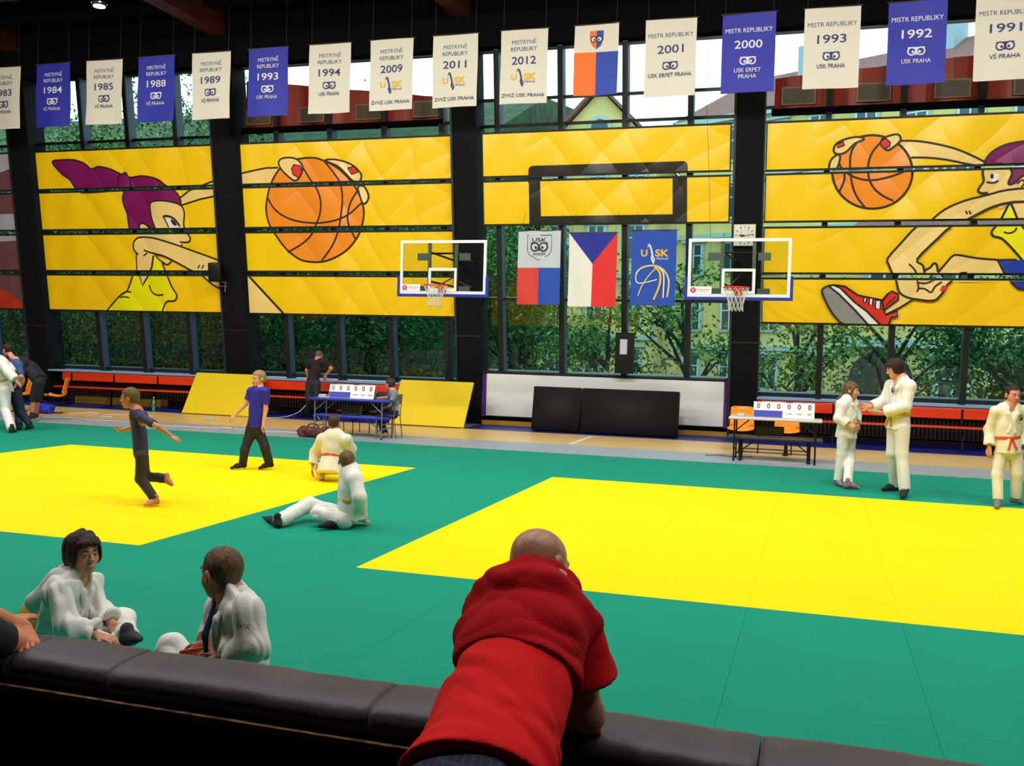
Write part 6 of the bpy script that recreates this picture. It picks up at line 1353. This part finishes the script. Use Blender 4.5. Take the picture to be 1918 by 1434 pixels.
# ------------------------------------------------------------------ bald man leaning on the barrier
def big_man():
    c = C(720, 960, 3.025); r = thing('person', 'bald man in red shirt leaning on the padded barrier, seen from behind', 'person', (-.55, 2.5, -.45)); loc = (-.55, 2.5, -.45)
    P = lambda x, y, Y: V(atY(720+x/3.025, 960+y/3.025, Y))
    hc = P(888, 306, 3.02); R = frame((.50, .80, -.35), (-.10, .45, 1)); hs = .238
    shL = P(600, 600, 2.84); shR = P(1050, 640, 2.84); nk = P(845, 452, 2.90); wst = P(720, 1000, 2.58); pel = P(600, 1330, 2.36)
    elR = V(atZ(1100, 1338, .66)); elL = V(-.98, 3.0, .66); wrR = elR+V(-.26, .05, -.005); wrL = elL+V(.26, .04, 0.0)
    hipL = P(460, 1500, 2.36); hipR = P(740, 1520, 2.36); knL = hipL+V(0, -.02, -.48); knR = hipR+V(0, -.02, -.48)
    anL = V(knL[0], knL[1]-.05, -.34); anR = V(knR[0], knR[1]-.05, -.34)
    lat = _n(shR-shL); F = _n(np.cross(_n(nk-pel), lat)); up = _n(nk-pel)
    B = Sdf(); B.cone(shL, shR, .07, .07, .04); B.cone(nk, wst, .13, .13, .06, flat=(F, .75)); B.cone(wst, pel, .13, .14, .05, flat=(F, .8)); B.cone(nk, hc-R[:, 2]*.07, .065, .062, .05)
    for a, b, w in ((shL, elL, wrL), (shR, elR, wrR)): B.cone(a, b, .058, .048, .03); B.cone(b, w, .050, .030, .03)
    for h_, k_, a_ in ((hipL, knL, anL), (hipR, knR, anR)): B.cone(h_, k_, .09, .06, .04); B.cone(k_, a_, .06, .04, .02)
    H, W_ = head_sdf(hc, R, hs, lerp(hc, nk, .6), .054)
    H.ell(W_(0, -.26, -.04), V(.22, .15, .16)*hs, R, .04)
    parts = [(B, .01), (H, .0045), (hand_sdf(wrR, wrL-wrR, V(0, 0, -1), .19, -1, .15), .0045), (hand_sdf(wrL, wrR-wrL+V(0, .1, .06), V(0, 0, -1), .19, 1, .15), .0045)]
    mesh_from(parts, 'body', mat('balding_head_skin', (178, 124, 98), rough=.36, spec=.5, bump=.15, bscale=160), r, loc); eyes(r, loc, W_, hs, EYED, None)
    # t-shirt
    T = Sdf(); hem = pel+_n(pel-wst)*.13
    T.cone(lerp(nk, wst, .2), lerp(nk, wst, .6), .120, .160, .08, flat=(F, .66)); T.cone(lerp(nk, wst, .6), wst, .165, .165, .06, flat=(F, .74)); T.cone(wst, hem+_n(pel-wst)*.045, .165, .212, .05, flat=(F, .82), cut=True)
    for a, b, f_ in ((shL, elL, .5), (shR, elR, .60)):
        e = lerp(a, b, f_)+(lat*.015 if a is shR else 0); T.cone(lerp(nk, a, .7), a, .070, .075, .05); T.cone(a, e, .078, .095, .03, cut=True); T.cone(lerp(a, e, .6), e+_n(e-a)*.05, .04, .078, .01, op='-')
    f1 = folds(.011, 13, 3, lat+up*.35); f2 = folds(.006, 24, 8, lat-up*.5); T.disp = lambda Q: f1(Q)+f2(Q)
    mesh_from([(T, .0075)], 't_shirt', mat('bright_red_cotton', (208, 14, 20), rough=.85, bump=.3, bscale=260, spec=.2), r, loc)
    # sweater draped over the shoulders and round the neck
    S = Sdf(); S.cone(lerp(nk, wst, .12), lerp(nk, wst, .66), .165, .192, .08, flat=(F, .74)); S.cone(lerp(nk, shL, .4), shL, .105, .088, .06); S.cone(lerp(nk, shR, .4), shR, .105, .090, .06)
    col = lerp(nk, hc, .70)-F*.018; ca = _n(hc-nk); S.cone(nk-up*.02-F*.01, col+ca*.01, .112, .098, .05)
    S.cone(shL, lerp(shL, wst, .80)-lat*.07+F*.02, .088, .070, .05); S.cone(shR, lerp(shR, wst, .5)+lat*.0, .088, .09, .05)
    S.ell(V(atY(1050, 1082, 2.97)), (.040, .045, .05), None, .03)
    m_ = P(650, 800, 2.62); S.plane(m_, -up+lat*-.04, .0); S.cone(m_-up*.26-F*.12-lat*.02, m_-up*.18-F*.05-lat*.02, .16, .16, .02, op='-')
    S.cone(hc-ca*.002, hc+ca*.2, .108, .17, .01, op='-'); S.plane(nk+F*.10, F, .03)
    g1 = folds(.013, 20, 11, lat); g2 = folds(.007, 30, 14, lat+up*.3); g3 = folds(.009, 26, 18, lat*.9-up*.4)
    S.disp = lambda Q: g1(Q)+g2(Q)+g3(Q)*np.clip(1-np.abs((Q-nk)@up-.0)/.14, 0, 1)
    mesh_from([(S, .0065)], 'draped_sweater', mat('dark_red_fleece', (164, 10, 22), rough=.95, bump=.4, bscale=200, spec=.15), r, loc)
    S2 = Sdf(); S2.cone(lerp(nk, wst, .35), lerp(nk, wst, .75), .172, .192, .06, flat=(F, .75)); S2.cone(lerp(shL, wst, .5)-lat*.05, lerp(shL, wst, .86)-lat*.08+F*.02, .07, .055, .03); S2.plane(m_-up*.030, -up+lat*-.04, .0); S2.plane(m_+up*.06, up, 0); S2.cone(m_-up*.29-F*.12-lat*.02, m_-up*.21-F*.05-lat*.02, .16, .16, .02, op='-'); S2.disp = g1
    mesh_from([(S2, .0065)], 'sweater_hem', mat('dark_red_fleece', (164, 10, 22)), r, loc)
    Q = Sdf(); Q.cone(elR+V(-.10, .0, -.005), elR+V(.03, .02, .0), .062, .058, .02, cut=True); Q.disp = folds(.012, 34, 4)
    mesh_from([(Q, .006)], 'hanging_sleeve', mat('dark_red_fleece', (164, 10, 22)), r, loc)
    mb = MB(); q = P(1042, 838, 2.70); mb.box(Vector(tuple(q)), (.012, .004, .034), whs, Matrix.Rotation(.35, 3, 'Y')); o = mb.obj('care_tag', None, loc=loc); o.location = (0, 0, 0); o.parent = r
    # plaid shorts
    K_ = Sdf(); K_.cone(lerp(wst, pel, .95), hem+_n(pel-wst)*.07, .135, .180, .03, flat=(F, .80))
    for h_, k_ in ((hipL, knL), (hipR, knR)): K_.cone(h_, k_, .105, .10, .05, cut=True)
    K_.disp = folds(.006, 20, 9)
    pm = mat('navy_plaid_cotton', (24, 28, 52), rough=.9); nt = pm.node_tree; tc = nt.nodes.new('ShaderNodeTexCoord'); wv = nt.nodes.new('ShaderNodeTexWave'); wv.inputs['Scale'].default_value = 15; wv2 = nt.nodes.new('ShaderNodeTexWave'); wv2.bands_direction = 'Z'; wv2.inputs['Scale'].default_value = 15
    mm = nt.nodes.new('ShaderNodeMath'); mm.operation = 'MAXIMUM'; nt.links.new(tc.outputs['Object'], wv.inputs[0]); nt.links.new(tc.outputs['Object'], wv2.inputs[0]); nt.links.new(wv.outputs[1], mm.inputs[0]); nt.links.new(wv2.outputs[1], mm.inputs[1])
    rr = nt.nodes.new('ShaderNodeValToRGB'); rr.color_ramp.elements[0].position = .85; rr.color_ramp.elements[0].color = (*lin((22, 26, 50)), 1); rr.color_ramp.elements[1].position = .97; rr.color_ramp.elements[1].color = (*lin((42, 50, 82)), 1)
    nt.links.new(mm.outputs[0], rr.inputs[0]); nt.links.new(rr.outputs[0], nt.nodes['Principled BSDF'].inputs['Base Color'])
    mesh_from([(K_, .01)], 'shorts', pm, r, loc)
    for a_ in (anL, anR):
        X = Sdf(); foot(X, a_, a_+V(0, .17, -.06), 1.15); X.plane(V(0, 0, -.448), (0, 0, -1)); mesh_from([(X, .01)], 'shoe', SOCKB, r, loc)
big_man()
# ------------------------------------------------------------------ spectator at the lower left, forearms crossed on the barrier
def left_arms():
    r = thing('person', 'spectator at the lower left edge, bare crossed forearms resting on the barrier', 'person', (-3.05, 2.7, -.45)); loc = (-3.05, 2.7, -.45)
    P = lambda x, y, Y: V(atY(x/9.558, 1110+y/9.558, Y))
    e1 = P(-520, 250, 2.78); w1 = P(330, 600, 2.98)      # upper forearm reaching right and down
    e2 = P(270, 900, 2.92); s2 = P(-500, 720, 2.62)      # nearer upper arm in a black sleeve, elbow on the pad
    w2 = P(-250, 300, 3.02)
    B = Sdf(); B.cone(e1, w1, .042, .030, .02); B.cone(w1, P(430, 640, 3.0), .030, .030, .02); B.cone(s2, e2, .055, .044, .02); B.cone(e2, P(100, 560, 2.96), .044, .036, .02)
    hip = V(-3.35, 2.35, .5); nk = V(-3.42, 2.55, 1.12); sA = V(-3.22, 2.62, 1.02); sB = V(-3.66, 2.6, 1.02); hc = V(-3.42, 2.68, 1.28)
    B.cone(nk, hip, .15, .15, .05, flat=((0, 1, 0), .7)); B.cone(sA, sB, .06, .06, .05); B.cone(sA, s2, .055, .055, .03); B.cone(sB, e1, .055, .05, .03); B.cone(nk, hc, .06, .06, .03)
    for q in (-1, 1): B.cone(hip+V(q*.1, 0, -.05), hip+V(q*.1, -.05, -.5), .085, .06, .03); B.cone(hip+V(q*.1, -.05, -.5), hip+V(q*.1, -.08, -.88), .06, .04, .03)
    H, W_ = head_sdf(hc, frame((.2, 1, -.2), (0, 0, 1)), .235, nk, .06)
    parts = [(B, .008), (H, .008), (hand_sdf(P(400, 600, 2.99), P(560, 980, 2.93)-P(400, 600, 2.99), V(-.9, .2, -.3), .185, -1, .32), .004)]
    parts.append((hand_sdf(P(100, 560, 2.98), P(420, 430, 3.06)-P(100, 560, 2.98), V(0, 0, -1), .15, 1, .2), .004))
    mesh_from(parts, 'body', mat('warm_tan_arm_skin', (206, 130, 92), rough=.5, spec=.4, bump=.15, bscale=140), r, loc)  # one even warm skin tone
    T = Sdf(); T.cone(nk, hip+V(0, 0, -.08), .175, .18, .05, flat=((0, 1, 0), .75), cut=True); T.cone(nk, sA, .09, .085, .04); T.cone(nk, sB, .09, .085, .04)
    T.cone(sA, s2, .085, .075, .04); T.cone(s2, lerp(s2, e2, .60), .072, .068, .03, cut=True); T.cone(sB, lerp(sB, e1, .6), .085, .085, .04, cut=True); T.disp = folds(.006, 20, 3)
    mesh_from([(T, .009)], 't_shirt', mat('black_cotton', (18, 16, 20), rough=.9), r, loc)
    K_ = Sdf(); K_.cone(hip+V(0, 0, .02), hip+V(0, 0, -.08), .16, .165, .03, flat=((0, 1, 0), .8))
    for q in (-1, 1): K_.cone(hip+V(q*.1, 0, -.05), hip+V(q*.1, -.05, -.5), .105, .085, .03); K_.cone(hip+V(q*.1, -.05, -.5), hip+V(q*.1, -.08, -.86), .085, .07, .03, cut=True)
    mesh_from([(K_, .012)], 'trousers', mat('dark_jeans', (24, 26, 40), rough=.9), r, loc)
    mesh_from([(hair_sdf(hc, frame((.2, 1, -.2), (0, 0, 1)), .235, 'crop'), .008)], 'hair', HB, r, loc)
    for q in (-1, 1): X = Sdf(); foot(X, hip+V(q*.1, -.08, -.88), hip+V(q*.1, .1, -.92), 1.1); mesh_from([(X, .01)], 'shoe', SOCKB, r, loc)
left_arms()
# ------------------------------------------------------------------ bags
def bag(label, px, py, Y, rx, rz, m, hm, name='bag'):
    p = atY(px, py, Y); r = thing(name, label, 'bag', (p.x, Y, -.04)); S = Sdf(); S.box(V(p.x, Y, -.04+rz*.9), V(rx, .14, rz*.9), None, .02, '+', min(rz, .14)*.75); S.disp = folds(.025, 14, int(px)); S.plane(V(0, 0, -.038), (0, 0, -1)); mesh_from([(S, .010)], 'bag_body', m, r, (p.x, Y, -.04))
    mb = MB(); mb.tube([(p.x-rx*.5, Y-.05, rz*1.5-.04), (p.x-rx*.2, Y-.03, rz*1.9+.01), (p.x+rx*.2, Y-.03, rz*1.9+.01), (p.x+rx*.5, Y-.05, rz*1.5-.04)], .012, hm, n=6); kid(mb, 'handle', r)
bag('red and white patterned sports bag beside the blue table leg', 588, 808, 16.5, .32, .11, mat('red_patterned_fabric', (120, 48, 44), rough=.7, var=.9, vscale=14, rgb2=(44, 26, 30)), SOCKB)
bag('blue bag under the orange seats at the left edge', 84, 768, 18.2, .22, .13, mat('bright_blue_bag_fabric', (30, 44, 190), rough=.6), SOCKB)
